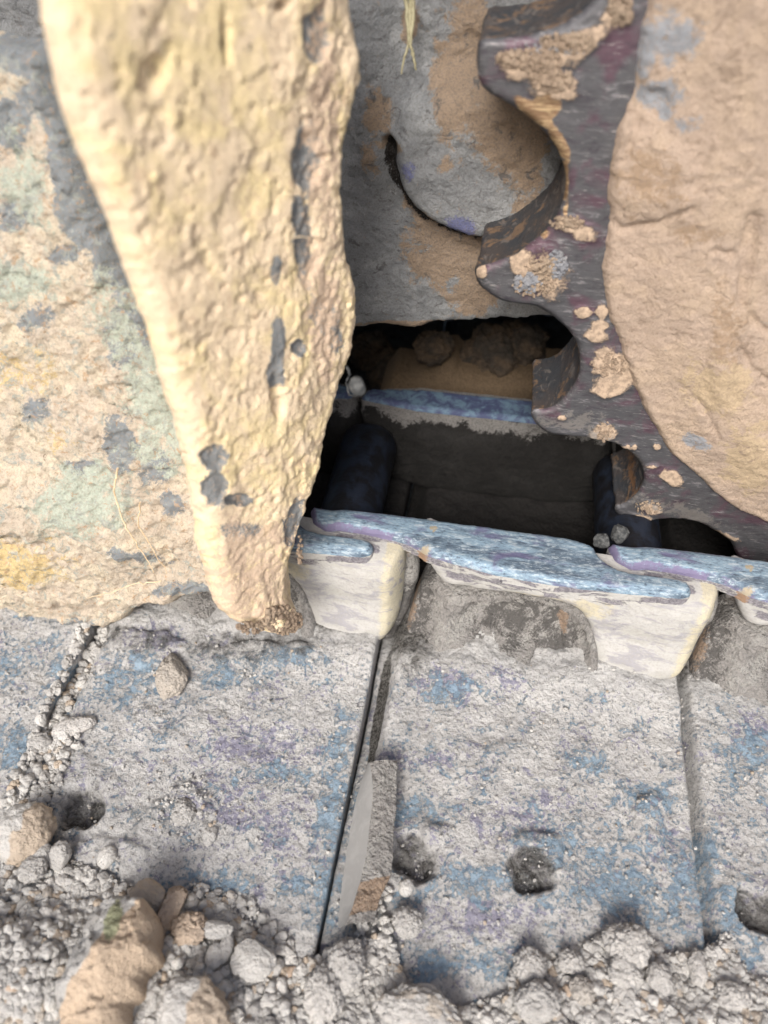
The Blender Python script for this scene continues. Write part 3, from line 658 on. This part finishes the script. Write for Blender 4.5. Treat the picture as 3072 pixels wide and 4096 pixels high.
def gc_attr(U, V, sd, P3):
    return {'m1': 1.5 * ablobs(GC, U, V, P3, [(1265, 150, 55, 100), (1240, 640, 60, 110), (1225, 960, 50, 130, 0, .9), (1200, 850, 25, 60), (1315, 1290, 45, 130, -25), (860, 1830, 40, 40), (870, 1960, 40, 60), (960, 2005, 60, 20), (1180, 2080, 30, 80, 15), (1095, 1500, 30, 70, 0, .8), (1110, 1380, 25, 120, 5, .7), (1200, 1390, 30, 30), (980, 2130, 90, 40, 0, .6), (1110, 1080, 20, 60)], .5),
            'm2': .65 * ablobs(GC, U, V, P3, [(1300, 500, 90, 600, 0), (1300, 1200, 100, 500), (1000, 2300, 200, 300)], .4) , 'm3': .5 * ablobs(GC, U, V, P3, [(610, 290, 40, 70, 25), (905, 150, 14, 100), (990, 190, 30, 50), (1145, 250, 18, 22), (1135, 20, 25, 30), (440, 150, 30, 40), (1130, 2490, 80, 50, 0, .4)], .3)}
obj('guard_column', relief('guard_column', GC, GC.poly(GCP), .0011, .055, gc_h, [M['column']], rnd=.010, edge=.0018, attrs=gc_attr, center=gc, wdir=(-.3, 1, 0), wallrings=25), G)

# ---------------------------------------------------------------- rocks
def ico(sub):
    bm = bmesh.new(); bmesh.ops.create_icosphere(bm, subdivisions=sub, radius=1)
    V = np.array([v.co[:] for v in bm.verts]); Fc = np.array([[v.index for v in f.verts] for f in bm.faces]); bm.free(); return V, Fc
ICO = {k: ico(k) for k in (1, 2, 3, 4, 5, 6)}
def rock_mesh(name, rad, seed, sub, mat, lump=.3, rough=.13, clod=0.0, flat=None, m1=0.0, m2=0.0, split=None):
    V, Fc = ICO[sub]; P = V.copy() + seed * 3.7
    r = 1 + lump * fbm(P, 1.1, 3, seed) + rough * fbm(P, 5, 4, seed + 5, .6)
    if clod: 
        v = 1 - np.abs(fbm(P, 3.2, 3, seed + 9, .6)) * 2; r += clod * v * .5 + clod * .35 * fbm(P, 11, 3, seed + 2, .7)
    # a few planar cuts give facets
    rs = np.random.default_rng(seed); X = V * r[:, None]
    for _ in range(flat or 0):
        n = rs.normal(size=3); n /= np.linalg.norm(n); d = X @ n; lim = rs.uniform(.62, .85); ex = np.maximum(d - lim, 0); X = X - n * (ex * .85)[:, None]
    X = X * np.array(rad)
    at = {'tone': np.full(len(X), (seed * .137) % 1.0)}
    g = fbm(P, 1.6, 3, seed + 20)
    at['m1'] = (ss(-.2, .3, V[:, 0] * split + .3 * g) if split else ss(.1, .5, g) * m1) if (split or m1) else np.zeros(len(X))
    at['m2'] = np.full(len(X), m2) * (ss(.0, .5, fbm(P, 1.4, 2, seed + 30)) if m2 else 0)
    return make_mesh(name, X, Fc, mat, at)
def ground_h(x, y): 
    h = .0
    return h
def rockpx(name, x, y, rx, ry, label, cat='stone', mat='rock', seed=1, zoff=.0, h=.8, rot=0, sub=5, lift=.35, grp=None, **kw):
    k = ((un(x, y, (0, 0, zoff), (0, 0, 1)) - CAM) @ cF) / FPX
    p = un(x, y, (0, 0, zoff + .5 * min(rx, ry) * k), (0, 0, 1))
    me = rock_mesh(name, (rx * k, ry * k * 1.12, min(rx, ry) * k * h), seed, sub, M[mat], **kw)
    return obj(name, me, None, label, cat, grp, loc=tuple(p), rot=(0, 0, -radians(rot)))

rockpx('stone', 95, 3330, 112, 105, 'large smooth round stone at the left edge, half grey half tan', seed=3, split=.8, lump=.12, zoff=.004)
# big two-lobed clod
F1 = Frame((0, 0, .041), (1, 0, 0), (0, 1, 0))
big = [(318, 3690), (335, 3610), (420, 3560), (500, 3585), (590, 3590), (618, 3660), (606, 3750), (622, 3800), (560, 3870), (535, 3960), (490, 4000), (478, 4080), (440, 4200), (190, 4200), (215, 4060), (205, 3960), (250, 3870), (262, 3780), (310, 3740)]
def facets(U, V, seed, n, lo, hi, top):
    rs = np.random.default_rng(seed); h = np.full(len(U), top)
    cu, cv = U.mean(), V.mean()
    for k in range(n):
        a = 2 * pi * k / n + rs.uniform(-.4, .4); sl = rs.uniform(lo, hi); o = rs.uniform(-.004, .012)
        h = np.minimum(h, top - sl * ((U - cu) * cos(a) + (V - cv) * sin(a) * .5 - o))
    return h
me = relief('clay_boulder', F1, F1.poly(big), .001, .03, lambda U, V, sd, P3: facets(U, V, 5, 9, .35, 1.1, .010) + .003 * fbm(P3, 60, 4, 13, .6) + crust(P3, 60, 81, .0022) + crust(P3, 120, 82, .0014) + .0018 * fbm(P3, 180, 5, 6, .78) - .010 * ss(-.16, -.215, U) + .004 * ss(0, .02, sd) , [M['boulder']], rnd=.005, edge=.0022, smooth=0,
            attrs=lambda U, V, sd, P3: {'tone': 0 * U + .3, 'm1': ss(-.004, .004, U - F1.px(462, 3750)[0] + .4 * (F1.px(480, 3700)[1] - V) + .003 * fbm(P3, 60, 4, 2)), 'm2': .75 * ablobs(F1, U, V, P3, [(470, 3690, 35, 120, 5)], .5)}, center=(-.18, .1, 0))
obj('clay_boulder', me, None, 'biggest lower left rock, long and lobed, grey left side and tan right side', 'rock', loc=(-.18, .1, 0))
rockpx('stone', 597, 3578, 74, 60, 'light grey stone beside the top right of the big two-tone rock', seed=5, zoff=.008, lump=.3, flat=4)
rockpx('stone', 1006, 3838, 88, 66, 'flat pale wedge shaped stone among gravel at lower centre left', seed=6, zoff=.01, flat=5, h=.5)
rockpx('stone', 770, 4050, 140, 105, 'large rounded grey stone with tan right side at the bottom edge', seed=7, zoff=.018, split=1, flat=2)
rockpx('clod', 690, 2700, 62, 74, 'pale crumbly clod alone on the upper part of the blue shoe', 'clod', 'clod', seed=8, clod=.25, h=.6, flat=4)
rockpx('clod', 290, 2905, 78, 34, 'long narrow grey clod lying across the gravel filled seam', 'clod', 'clod', seed=9, rot=-28, clod=.15)
rockpx('stone', 429, 3427, 36, 40, 'small oval pale stone on the bare shoe above the gravel', seed=10, lump=.1, sub=4)
rockpx('stone', 838, 3337, 27, 36, 'small pale pointed stone beside the crumb pile on the shoe', seed=11, flat=3, sub=4)
rockpx('clod', 735, 3250, 45, 40, 'crumbly grey clod in the middle of the left shoe', 'clod', 'clod', seed=12, clod=.4, h=.6)
rockpx('clay_lump', 10, 3850, 62, 110, 'brown clay lump cut off by the lower left photo edge', 'clay lump', 'tan_rock', seed=13, zoff=.015, clod=.3, flat=4)
rockpx('clay_lump', 695, 3620, 46, 80, 'brown clay block standing right of the big two-tone rock', 'clay lump', 'tan_rock', seed=14, zoff=.008, flat=6, clod=.35, rough=.25, rot=10)
rockpx('clay_lump', 760, 3720, 66, 46, 'brown flaky clay lump just left of a flat grey stone', 'clay lump', 'tan_rock', seed=15, zoff=.01, clod=.45, rough=.25)
rockpx('stone', 860, 3715, 72, 32, 'flat elongated grey stone overlapping the brown clay lump', seed=16, zoff=.012, h=.6, flat=7, rough=.15)
rockpx('stone', 858, 3825, 36, 44, 'upright oval grey stone left of its taller twin', seed=17, zoff=.01, lump=.1, sub=4)
rockpx('stone', 903, 3792, 28, 50, 'narrow upright oval grey stone touching the flat pale wedge stone', seed=18, zoff=.01, lump=.1, sub=4)
rockpx('clod', 1385, 3855, 72, 76, 'rough round grey clod at the lower end of the mud bar', 'clod', 'clod', seed=19, zoff=.006, clod=.3)
rockpx('clod', 1300, 3975, 68, 84, 'tall rough grey clod below the lower end of the mud bar', 'clod', 'clod', seed=20, zoff=.008, clod=.35)
rockpx('clod', 2515, 3785, 80, 70, 'biggest crumbly clod at the top of the right hand gravel heap', 'clod', 'clod', seed=21, zoff=.006, clod=.4)
rockpx('clod', 2495, 3890, 58, 54, 'crumbly clod directly under the biggest clod of the right heap', 'clod', 'clod', seed=22, zoff=.008, clod=.3)
rockpx('clod', 2636, 3912, 52, 52, 'round smooth grey clod near the right seam in the gravel', 'clod', 'clod', seed=23, zoff=.006, clod=.12)
rockpx('clod', 2492, 3975, 50, 40, 'flattened round clod second below the biggest right hand clod', 'clod', 'clod', seed=24, zoff=.008, clod=.15)
rockpx('clod', 2130, 3868, 50, 60, 'rough clod at the left end of the right hand gravel heap', 'clod', 'clod', seed=25, zoff=.004, clod=.35)
rockpx('clod', 2290, 3850, 45, 38, 'small rough clod left of the biggest right hand clod', 'clod', 'clod', seed=26, zoff=.004, clod=.35)
rockpx('clod', 2150, 4005, 85, 60, 'low spreading clod in the gravel near the bottom edge', 'clod', 'clod', seed=27, zoff=.008, clod=.3)
rockpx('clod', 1632, 3690, 52, 46, 'light fluffy clod on the shoe right of the mud bar', 'clod', 'clod', seed=28, zoff=.003, clod=.35)
rockpx('stone', 1625, 3552, 30, 30, 'small round pale stone right of the mud bar', seed=29, lump=.1, sub=4)
rockpx('clod', 1680, 4050, 150, 70, 'wide flat grey clod at the bottom edge near the centre', 'clod', 'clod', seed=30, zoff=.01, clod=.25, h=.6, m1=1)
rockpx('clod', 2570, 3270, 22, 70, 'thin upright dried lump on the right part of the centre shoe', 'clod', 'clod', seed=31, clod=.4, h=.5, sub=4)
rockpx('stone', 2262, 2838, 13, 10, 'tiny white pebble on the bare centre shoe', seed=32, sub=3)
rockpx('clod', 130, 3230 + 250, 50, 40, 'rough grey clod beneath the large round stone at the left edge', 'clod', 'clod', seed=33, zoff=.01, clod=.3)
rockpx('stone', 240, 3420, 46, 44, 'grey faceted stone right of the large round stone', seed=34, zoff=.006, flat=4)
rockpx('stone', 160, 3425, 44, 44, 'grey faceted stone touching the underside of the large round stone', seed=35, zoff=.008, flat=4)
rockpx('clod', 160, 3095 - 130, 40, 30, 'small clod at the seam edge on the left shoe', 'clod', 'clod', seed=36, clod=.3, sub=4)
rockpx('clod', 2790, 3880, 34, 60, 'narrow clod standing at the lower end of the right seam', 'clod', 'clod', seed=37, zoff=.004, clod=.3, sub=4)
rockpx('clod', 2930, 3990, 60, 46, 'rough clod in the gravel right of the right seam', 'clod', 'clod', seed=38, zoff=.006, clod=.3)
rockpx('clod', 2330, 3960, 44, 40, 'rough clod between the low spreading clod and the biggest heap', 'clod', 'clod', seed=39, zoff=.008, clod=.35)
rockpx('stone', 230, 4010, 50, 36, 'rounded pale stone left of the big two-tone rock near the bottom', seed=40, zoff=.02, lump=.2, flat=2)
rockpx('stone', 40, 4010, 38, 34, 'small pale stone in the gravel at the bottom left corner', seed=41, zoff=.02, lump=.2, flat=2)

# small stones in the joint behind the long link, and the dark stone on a root
for (x, y, r, z, lab, sd_i) in [(2405, 2165, 34, .082, 'small grey stone left of two wedged behind the long link', 51), (2475, 2135, 42, .084, 'larger grey stone wedged in the gap behind the long link', 52)]:
    p = un(x, y, (0, 0, z), (0, 0, 1)); k = ((p - CAM) @ cF) / FPX
    obj('stone', rock_mesh('stone', (r * k, r * k * .8, r * k * 1.1), sd_i, 4, M['darkstone'], flat=7, lump=.5), None, lab, 'stone', loc=tuple(p))
p = un(1432, 1545, (0, .255, 0), (0, 1, 0)); k = ((p - CAM) @ cF) / FPX
obj('stone', rock_mesh('stone', (36 * k, 30 * k, 44 * k), 53, 4, M['darkstone'], flat=4, lump=.1), None, 'dark grey stone hanging from a root at the right edge of the guard column', 'stone', loc=tuple(p), rot=(0, -.5, 0))

# ---------------------------------------------------------------- roots and straw
def tube(pts, r, n=6):
    pts = [np.array(p) for p in pts]; V = []; Fc = []
    for i, p in enumerate(pts):
        d = pts[min(i + 1, len(pts) - 1)] - pts[max(i - 1, 0)]; d /= np.linalg.norm(d); a = np.cross(d, [.3, .5, .8]); a /= np.linalg.norm(a); b = np.cross(d, a)
        rr = r * (1 - .6 * i / len(pts))
        for k in range(n): V.append(p + rr * (a * cos(2 * pi * k / n) + b * sin(2 * pi * k / n)))
    for i in range(len(pts) - 1):
        for k in range(n):
            q, s2 = i * n + k, i * n + (k + 1) % n; Fc.append((q, q + n, s2 + n, s2))
    return V, Fc
def strand(name, pts, fr, off, r, mat, label, cat, seed=0):
    rs = np.random.default_rng(seed); out = []
    for a, b in zip(pts[:-1], pts[1:]):
        for t in np.arange(0, 1, .2): out.append((a[0] + (b[0] - a[0]) * t + rs.normal() * 2.5, a[1] + (b[1] - a[1]) * t + rs.normal() * 2.5))
    P = [un(x, y, fr.O + fr.N * off, fr.N) for x, y in out]; c0 = P[0]
    V, Fc = tube([p - c0 for p in P], r); obj(name, make_mesh(name, V, Fc, mat), None, label, cat, loc=tuple(c0))
strand('root', [(470, 1870), (455, 1960), (490, 2080), (540, 2170), (590, 2240), (620, 2300)], GL, .021, .0006, M['root'], 'long pale root running down the guard wall', 'root', 1)
strand('root', [(560, 2010), (550, 2100), (600, 2180), (690, 2330)], GL, .021, .0005, M['root'], 'shorter forked root right of the long one on the guard wall', 'root', 2)
strand('root', [(640, 2330), (560, 2330), (440, 2370), (330, 2395)], GL, .022, .0004, M['root'], 'thin pale root lying level near the lower edge of the guard wall', 'root', 3)
strand('root', [(1170, 950), (1220, 945), (1260, 955), (1310, 950)], GC, .010, .0003, M['root'], 'fine pale root crossing the grey patch on the guard column', 'root', 4)
strand('root', [(1390, 1470), (1400, 1500), (1385, 1530), (1400, 1580), (1430, 1590)], GC, .012, .0007, M['darkstone'], 'dark root looped round the hanging stone', 'root', 5)
for i, (pts, lb) in enumerate([([(1655, -20), (1650, 120), (1620, 230), (1600, 310)], 'leftmost straw blade hanging at the top of the muddy frame'), ([(1640, -20), (1640, 140), (1650, 240)], 'middle straw blade hanging at the top of the muddy frame'), ([(1620, -20), (1635, 130), (1660, 260), (1665, 290)], 'straw blade with its tip furthest right on the muddy frame')]):
    strand('straw_blade', pts, PF, .014, .0011, M['straw'], lb, 'straw', 10 + i)

# ---------------------------------------------------------------- mud bar lying along the seam
bar = thing('mud_bar', 'long dried mud bar with a smooth grey side lying along the centre seam', 'mud bar', (-.03, .15, 0))
bc = np.array((-.03, .15, 0))
Lp = [(1471, 3054), (1440, 3140), (1426, 3190), (1405, 3300), (1386, 3416), (1370, 3520), (1358, 3619), (1352, 3715)]
Kp = [(1480, 3050), (1492, 3140), (1490, 3200), (1480, 3290), (1466, 3416), (1442, 3520), (1410, 3629), (1380, 3700)]
Rp = [(1589, 3043), (1588, 3130), (1584, 3190), (1578, 3300), (1572, 3400), (1568, 3495), (1520, 3590), (1500, 3690)]
def lerp_list(L, n):
    L = np.array(L, float); t = np.linspace(0, len(L) - 1, n); i = np.minimum(t.astype(int), len(L) - 2); f_ = (t - i)[:, None]; return L[i] * (1 - f_) + L[i + 1] * f_
n = 150; A = lerp_list(Lp, n); K = lerp_list(Kp, n); Rr = lerp_list(Rp, n)
zk = .016
pa_ = np.array([un(x, y, (0, 0, .001), (0, 0, 1)) for x, y in A]); pk = np.array([un(x, y, (0, 0, zk), (0, 0, 1)) for x, y in K]); pr_ = np.array([un(x, y, (0, 0, zk - .002), (0, 0, 1)) for x, y in Rr])
V = []; Fc = []; ms = 40
for i in range(n):
    V += [pa_[i] * (1 - t) + pk[i] * t for t in np.linspace(0, 1, 10)]
Vn = np.array(V); Vn += .0003 * fbm(Vn, 120, 3, 2)[:, None]
Fc = [(i * 10 + k, i * 10 + k + 1, (i + 1) * 10 + k + 1, (i + 1) * 10 + k) for i in range(n - 1) for k in range(9)]
obj('smooth_side', make_mesh('smooth_side', Vn - bc, Fc, M['smooth']), bar)
V = []
for i in range(n):
    for t in np.linspace(0, 1, ms - 12): V.append(pk[i] * (1 - t) + pr_[i] * t + np.array([0, 0, .002 * sin(pi * t)]))
    for t in np.linspace(0, 1, 13)[1:]: V.append(pr_[i] + np.array([-.003 * t, .001, -(zk + .001) * t]))
V = np.array(V); nn = fbm(V, 90, 4, 5, .65); n2 = fbm(V, 350, 4, 7, .7)
tt = np.tile(np.arange(ms) / (ms - 1), n); w = ss(0, .05, tt)
V[:, 2] += w * (.0022 * nn + .0012 * n2) * ss(.0, .004, V[:, 2]); V[:, 0] += w * .0012 * nn
m1 = ss(.7, .74, np.repeat(np.arange(n) / n, ms)) * ss(.95, .9, np.repeat(np.arange(n) / n, ms))
Fc = [(i * ms + k, i * ms + k + 1, (i + 1) * ms + k + 1, (i + 1) * ms + k) for i in range(n - 1) for k in range(ms - 1)]
e0 = [tuple(range(0, ms))[::-1]]
obj('rough_top', make_mesh('rough_top', V - bc, Fc, M['fillet'], {'m1': 0 * nn, 'm2': m1 * .9, 'm3': 0 * nn}), bar)
endv = [pa_[0], pk[0]] + [V[k] for k in range(0, ms, 3)]
obj('broken_end', make_mesh('broken_end', np.array(endv) - bc, [tuple(range(len(endv)))], M['fillet'], smooth=False), bar)

# ---------------------------------------------------------------- gravel: soil sheet, individual pebbles, fine gravel
SOIL = [(-300, 3150), (0, 3280), (120, 3480), (260, 3520), (420, 3560), (640, 3600), (780, 3560), (900, 3640), (1040, 3760), (1180, 3860), (1300, 3870), (1400, 3800), (1500, 3760), (1600, 3990), (1800, 4050), (2000, 4000), (2060, 3860), (2200, 3830), (2400, 3760), (2520, 3720), (2640, 3820), (2760, 3850), (2900, 3800), (3072, 3950), (3300, 3980), (3300, 4500), (-600, 4500), (-600, 3200)]
soil_uv = TOP.poly(SOIL)
def soil_h_raw(U, V, P3):
    s, _, _ = polysd(U, V, soil_uv)
    left = ss(-.10, -.2, U)
    return np.clip(ss(-.002, .05, s) * (.012 + .014 * left) + .0025 * fbm(P3, 50, 3, 4) + .0015, 0, 1)
obj('loose_soil', relief('loose_soil', TOP, soil_uv, .0016, .02, lambda U, V, sd, P3: soil_h_raw(U, V, P3) + .0018 * fbm(P3, 240, 4, 9, .7) - .0005, [M['soil']], rnd=.002, edge=.003,
    attrs=lambda U, V, sd, P3: {'m1': .8 * ablobs(TOP, U, V, P3, [(720, 3800, 120, 200), (20, 3800, 120, 160), (250, 3590, 60, 40)], .6), 'm2': .6 * ablobs(TOP, U, V, P3, [(250, 3800, 200, 60), (600, 4000, 150, 60), (160, 3700, 100, 60)], .6)}), kind='stuff')

cand = []
def scatter(poly_px, n, rmin, rmax, power, on_soil=True):
    uv = np.array(TOP.poly(poly_px)); lo, hi = uv.min(0), uv.max(0); got = 0
    U = RNG.uniform(lo[0], hi[0], n * 4); V = RNG.uniform(lo[1], hi[1], n * 4)
    s, _, _ = polysd(U, V, [tuple(p) for p in uv]); k = np.where(s > 0)[0][:n]
    r = rmin + (rmax - rmin) * RNG.random(len(k)) ** power
    P3 = np.c_[U[k], V[k], np.zeros(len(k))]
    z = soil_h_raw(U[k], V[k], P3) if on_soil else shoe_h(U[k], V[k], None, P3) + .0005
    for a, b, zz, rr in zip(U[k], V[k], z, r): cand.append((a, b, zz, rr))
scatter([(-100, 3300), (0, 3330), (120, 3480), (330, 3480), (640, 3620), (780, 3580), (900, 3640), (1060, 3760), (1240, 3830), (1240, 4200), (-100, 4200)], 11000, .0006, .0036, 3.4)
scatter([(-100, 3280), (0, 3310), (120, 3450), (330, 3450), (640, 3590), (780, 3540), (900, 3600), (1060, 3720), (1240, 3800), (1240, 4200), (-100, 4200)], 9000, .0004, .0013, 1.5)
scatter([(1240, 3850), (1400, 3780), (1560, 3760), (1640, 3990), (1820, 4060), (2020, 4000), (2070, 3840), (2200, 3840), (2420, 3760), (2560, 3720), (2660, 3840), (2800, 3830), (2900, 3760), (3000, 3930), (3100, 3960), (3100, 4200), (1240, 4200)], 8500, .0006, .0034, 3.4)
scatter([(1240, 3850), (1400, 3780), (1560, 3760), (1640, 3970), (1820, 4030), (2020, 3980), (2070, 3810), (2200, 3820), (2420, 3740), (2560, 3700), (2660, 3820), (2800, 3800), (2900, 3730), (3000, 3900), (3100, 3930), (3100, 4200), (1240, 4200)], 7000, .0004, .0013, 1.5)
scatter([(325, 2520), (440, 2500), (330, 2700), (250, 2870), (330, 2950), (250, 3100), (240, 3220), (120, 3280), (30, 3230), (120, 3000), (220, 2760)], 900, .0007, .0034, 2.2, False)
scatter([(620, 3080), (820, 3100), (900, 3300), (780, 3400), (640, 3340)], 110, .0006, .0018, 2.5, False)
scatter([(0, 2500), (1450, 2600), (1400, 3700), (0, 3400)], 1000, .0003, .0013, 4, False)
scatter([(1600, 2650), (3050, 2700), (3050, 3900), (1600, 3950)], 900, .0003, .0013, 4, False)
scatter([(1430, 3500), (1560, 3560), (1560, 3780), (1420, 3800)], 60, .001, .003, 2)
scatter([(800, 3540), (1000, 3600), (1180, 3800), (1100, 3780), (900, 3660), (760, 3600)], 160, .0008, .0028, 2, False)
for (u, v), r, d in HUV:
    for _ in range(5):
        a = random.uniform(0, 2 * pi); q = r * .75 * math.sqrt(random.random()); cand.append((u + q * cos(a), v + q * sin(a), -.006, random.uniform(.0006, .0013)))
bsd, _, _ = polysd(np.array([q[0] for q in cand]), np.array([q[1] for q in cand]), F1.poly(big))
cand = [q for q, d_ in zip(cand, bsd) if d_ < .004]
cand.sort(key=lambda t: -t[3])
sup = [rock_mesh('pebble', (.003, .003, .003), 60 + k, 3, M['clod' if k % 3 == 0 else 'rock'], lump=.35, rough=.2, clod=.3 if k % 3 != 1 else .08, flat=6) for k in range(9)]
sup.append(rock_mesh('pebble', (.003, .003, .003), 77, 3, M['tan_rock'], lump=.35, rough=.12, flat=3))
LM = [(-.235, .125, 'the large round stone at the left edge'), (-.165, .10, 'the big two-tone rock'), (-.16, .125, 'the stone beside the two-tone rock'), (-.095, .095, 'the flat pale wedge stone'), (-.12, .07, 'the large bottom edge stone'), (-.125, .105, 'the brown clay lumps'), (-.235, .06, 'the lower left photo corner'), (-.22, .09, 'the brown lump at the left edge'),
      (-.03, .085, 'the round clod under the mud bar'), (-.045, .07, 'the tall clod under the mud bar'), (.0, .065, 'the wide flat bottom clod'), (.055, .085, 'the left end clod of the right heap'), (.10, .105, 'the biggest right heap clod'), (.10, .085, 'the flattened clod of the right heap'), (.12, .09, 'the round smooth clod of the right heap'), (.15, .09, 'the narrow clod at the right seam'), (.165, .085, 'the rough clod right of the right seam'),
      (.06, .07, 'the low spreading clod'), (.13, .07, 'the bottom of the right seam'), (-.24, .18, 'the lower left seam'), (-.245, .23, 'the upper left seam'), (-.07, .08, 'the bottom of the centre seam')]
LMN = {}
for i, (u, v, z, r) in enumerate(cand[:280]):
    dl = min(LM, key=lambda q: math.hypot(q[0] - u, q[1] - v)); dx_, dy_ = u - dl[0], v - dl[1]
    side = ('right of' if dx_ > 0 else 'left of') if abs(dx_) > abs(dy_) else ('just above' if dy_ > 0 else 'just below')
    kx = (side, dl[2]); LMN[kx] = LMN.get(kx, 0) + 1; nk = LMN[kx]
    ordw = ['largest', 'second largest', 'third largest', 'fourth largest', 'fifth largest', 'sixth largest', 'seventh largest', 'eighth largest']
    lab = (ordw[nk - 1] if nk <= 8 else 'small dusty') + ' pebble ' + side + ' ' + dl[2]; g = 'loose pebbles on the track shoes'
    f_ = lambda: random.uniform(.75, 1.2)
    obj('pebble', sup[9] if random.random() < .03 else random.choice(sup[:9]), None, lab, 'pebble', g, loc=(u, v, z + r * .45), rot=(random.uniform(0, 6), random.uniform(0, 6), random.uniform(0, 6)), scale=(r / .003 * f_(), r / .003 * f_(), r / .003 * f_()))
VV = []; FF_ = []; TN = []; M1 = []; off = 0
bases = []
for k in range(10):
    V, Fc = ICO[2 if k < 5 else 1]; P = V + k * 5.1; q = V * (1 + .4 * fbm(P, 1.3, 2, k) + .35 * fbm(P, 3.5, 2, k + 3))[:, None]; bases.append((q, Fc))
for (u, v, z, r) in cand[280:]:
    q, Fc = bases[random.randrange(0, 5) if r > .0018 else random.randrange(5, 10)]
    R_ = np.array(Euler((random.uniform(0, 6), random.uniform(0, 6), random.uniform(0, 6))).to_matrix())
    X = (q * (r * RNG.uniform(.7, 1.2, 3))) @ R_.T + np.array([u, v, z + r * .3])
    VV.append(X); FF_.append(Fc + off); off += len(X); TN.append(np.full(len(X), random.random())); M1.append(np.full(len(X), 1.0 if random.random() < .05 else 0.0))
obj('fine_gravel', make_mesh('fine_gravel', np.concatenate(VV), np.concatenate(FF_), M['rock'], {'tone': np.concatenate(TN), 'm1': np.concatenate(M1), 'm2': np.zeros(off)}, smooth=False), kind='stuff')

# ---------------------------------------------------------------- crumbs of mud stuck on the sprocket and guard tip (parts)
def crumbs(name, fr, spots, off, mat, parent, ctr, seed):
    rs = np.random.default_rng(seed); VV = []; FQ = []; o_ = 0; TN = []
    for (x, y, rx, ry, n_, r0, r1) in spots:
        for _ in range(n_):
            a = rs.uniform(0, 2 * pi); q = math.sqrt(rs.random()); p = un(x + rx * q * cos(a), y + ry * q * sin(a), fr.O + fr.N * off, fr.N)
            r = rs.uniform(r0, r1) * (1.2 - q * .6); b, Fc = bases[rs.integers(0, 5)]
            R_ = np.array(Euler(tuple(rs.uniform(0, 6, 3))).to_matrix()); X = (b * (r * rs.uniform(.6, 1.3, 3))) @ R_.T + p - np.array(ctr)
            VV.append(X); FQ.append(Fc + o_); o_ += len(X); TN.append(np.full(len(X), rs.random()))
    o = obj(name, make_mesh(name, np.concatenate(VV), np.concatenate(FQ), M[mat], {'tone': np.concatenate(TN), 'm1': np.zeros(o_), 'm2': np.zeros(o_), 'm3': np.zeros(o_)}), parent, kind='stuff')
crumbs('stuck_mud', SP, [(2120, 240, 140, 45, 240, .0004, 0.00193), (2270, 170, 120, 40, 160, .0004, 0.00165), (2210, 320, 90, 50, 140, .0004, 0.00165), (2170, 1060, 70, 40, 120, .0004, 0.00187), (2140, 1140, 90, 50, 120, .0004, 0.00165), (2270, 890, 70, 30, 100, .0004, 0.00143), (2440, 1460, 70, 50, 100, .0004, 0.00132), (2415, 1725, 40, 40, 60, .0004, 0.00165), (2480, 40, 50, 60, 80, .0004, 0.00220), (2590, 2030, 60, 30, 60, .0004, 0.00110)], .001, 'patch_tan', spr, sc_, 3)
crumbs('stuck_grey_mud', SP, [(2110, 1130, 60, 40, 140, .0004, 0.00187), (2230, 1060, 40, 60, 120, .0004, 0.00165), (2200, 200, 150, 30, 80, .0004, 0.00110)], .001, 'patch_grey', spr, sc_, 4)
crumbs('tip_crumbs', GC, [(1130, 2480, 80, 55, 260, .0006, .0026), (1000, 2510, 60, 25, 80, .0005, .0016), (1200, 2200, 10, 60, 30, .0005, .0015)], .004, 'patch_tan', G, gc, 5)

# ---------------------------------------------------------------- mud in the dark beyond the far rail
for i, (x, y, Y, r, lab) in enumerate([(1480, 1400, .58, 70, 'dark mud lump at the left of the gap under the frame'), (1730, 1390, .52, 60, 'tan mud lump hanging in the middle of the dark gap'), (1650, 1500, .56, 90, 'dark mud lump low in the middle of the gap'), (1960, 1430, .54, 110, 'tan streaked mud lump at the right of the dark gap'), (1560, 1480, .56, 80, 'dark mud lump just above the far rail at the left'), (2080, 1380, .55, 90, 'dark mud lump beside the second sprocket notch')]):
    p = un(x, y, (0, Y, 0), (0, 1, 0)); k = ((p - CAM) @ cF) / FPX
    me = rock_mesh('mud_lump', (r * k * 1.1, r * k * .9, r * k * .9), 90 + i, 5, M['deep'], lump=.5, rough=.15, clod=.4)
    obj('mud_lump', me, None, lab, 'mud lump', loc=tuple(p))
FL = Frame((0, .50, 0), (1, 0, 0), (0, 0, 1))
lp = [(-.09, .0), (.16, .0), (.16, .055), (.05, .06), (-.02, .055), (-.03, .066), (-.045, .05), (-.09, .045)]
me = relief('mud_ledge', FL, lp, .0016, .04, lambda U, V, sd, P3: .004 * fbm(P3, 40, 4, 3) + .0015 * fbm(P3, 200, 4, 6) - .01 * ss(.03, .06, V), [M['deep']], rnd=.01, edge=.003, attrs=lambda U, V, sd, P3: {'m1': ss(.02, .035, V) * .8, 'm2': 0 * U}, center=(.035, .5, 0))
obj('mud_ledge', me, None, 'tan topped ledge of packed mud beyond the far blue rail', 'mud ledge', loc=(.035, .5, 0))
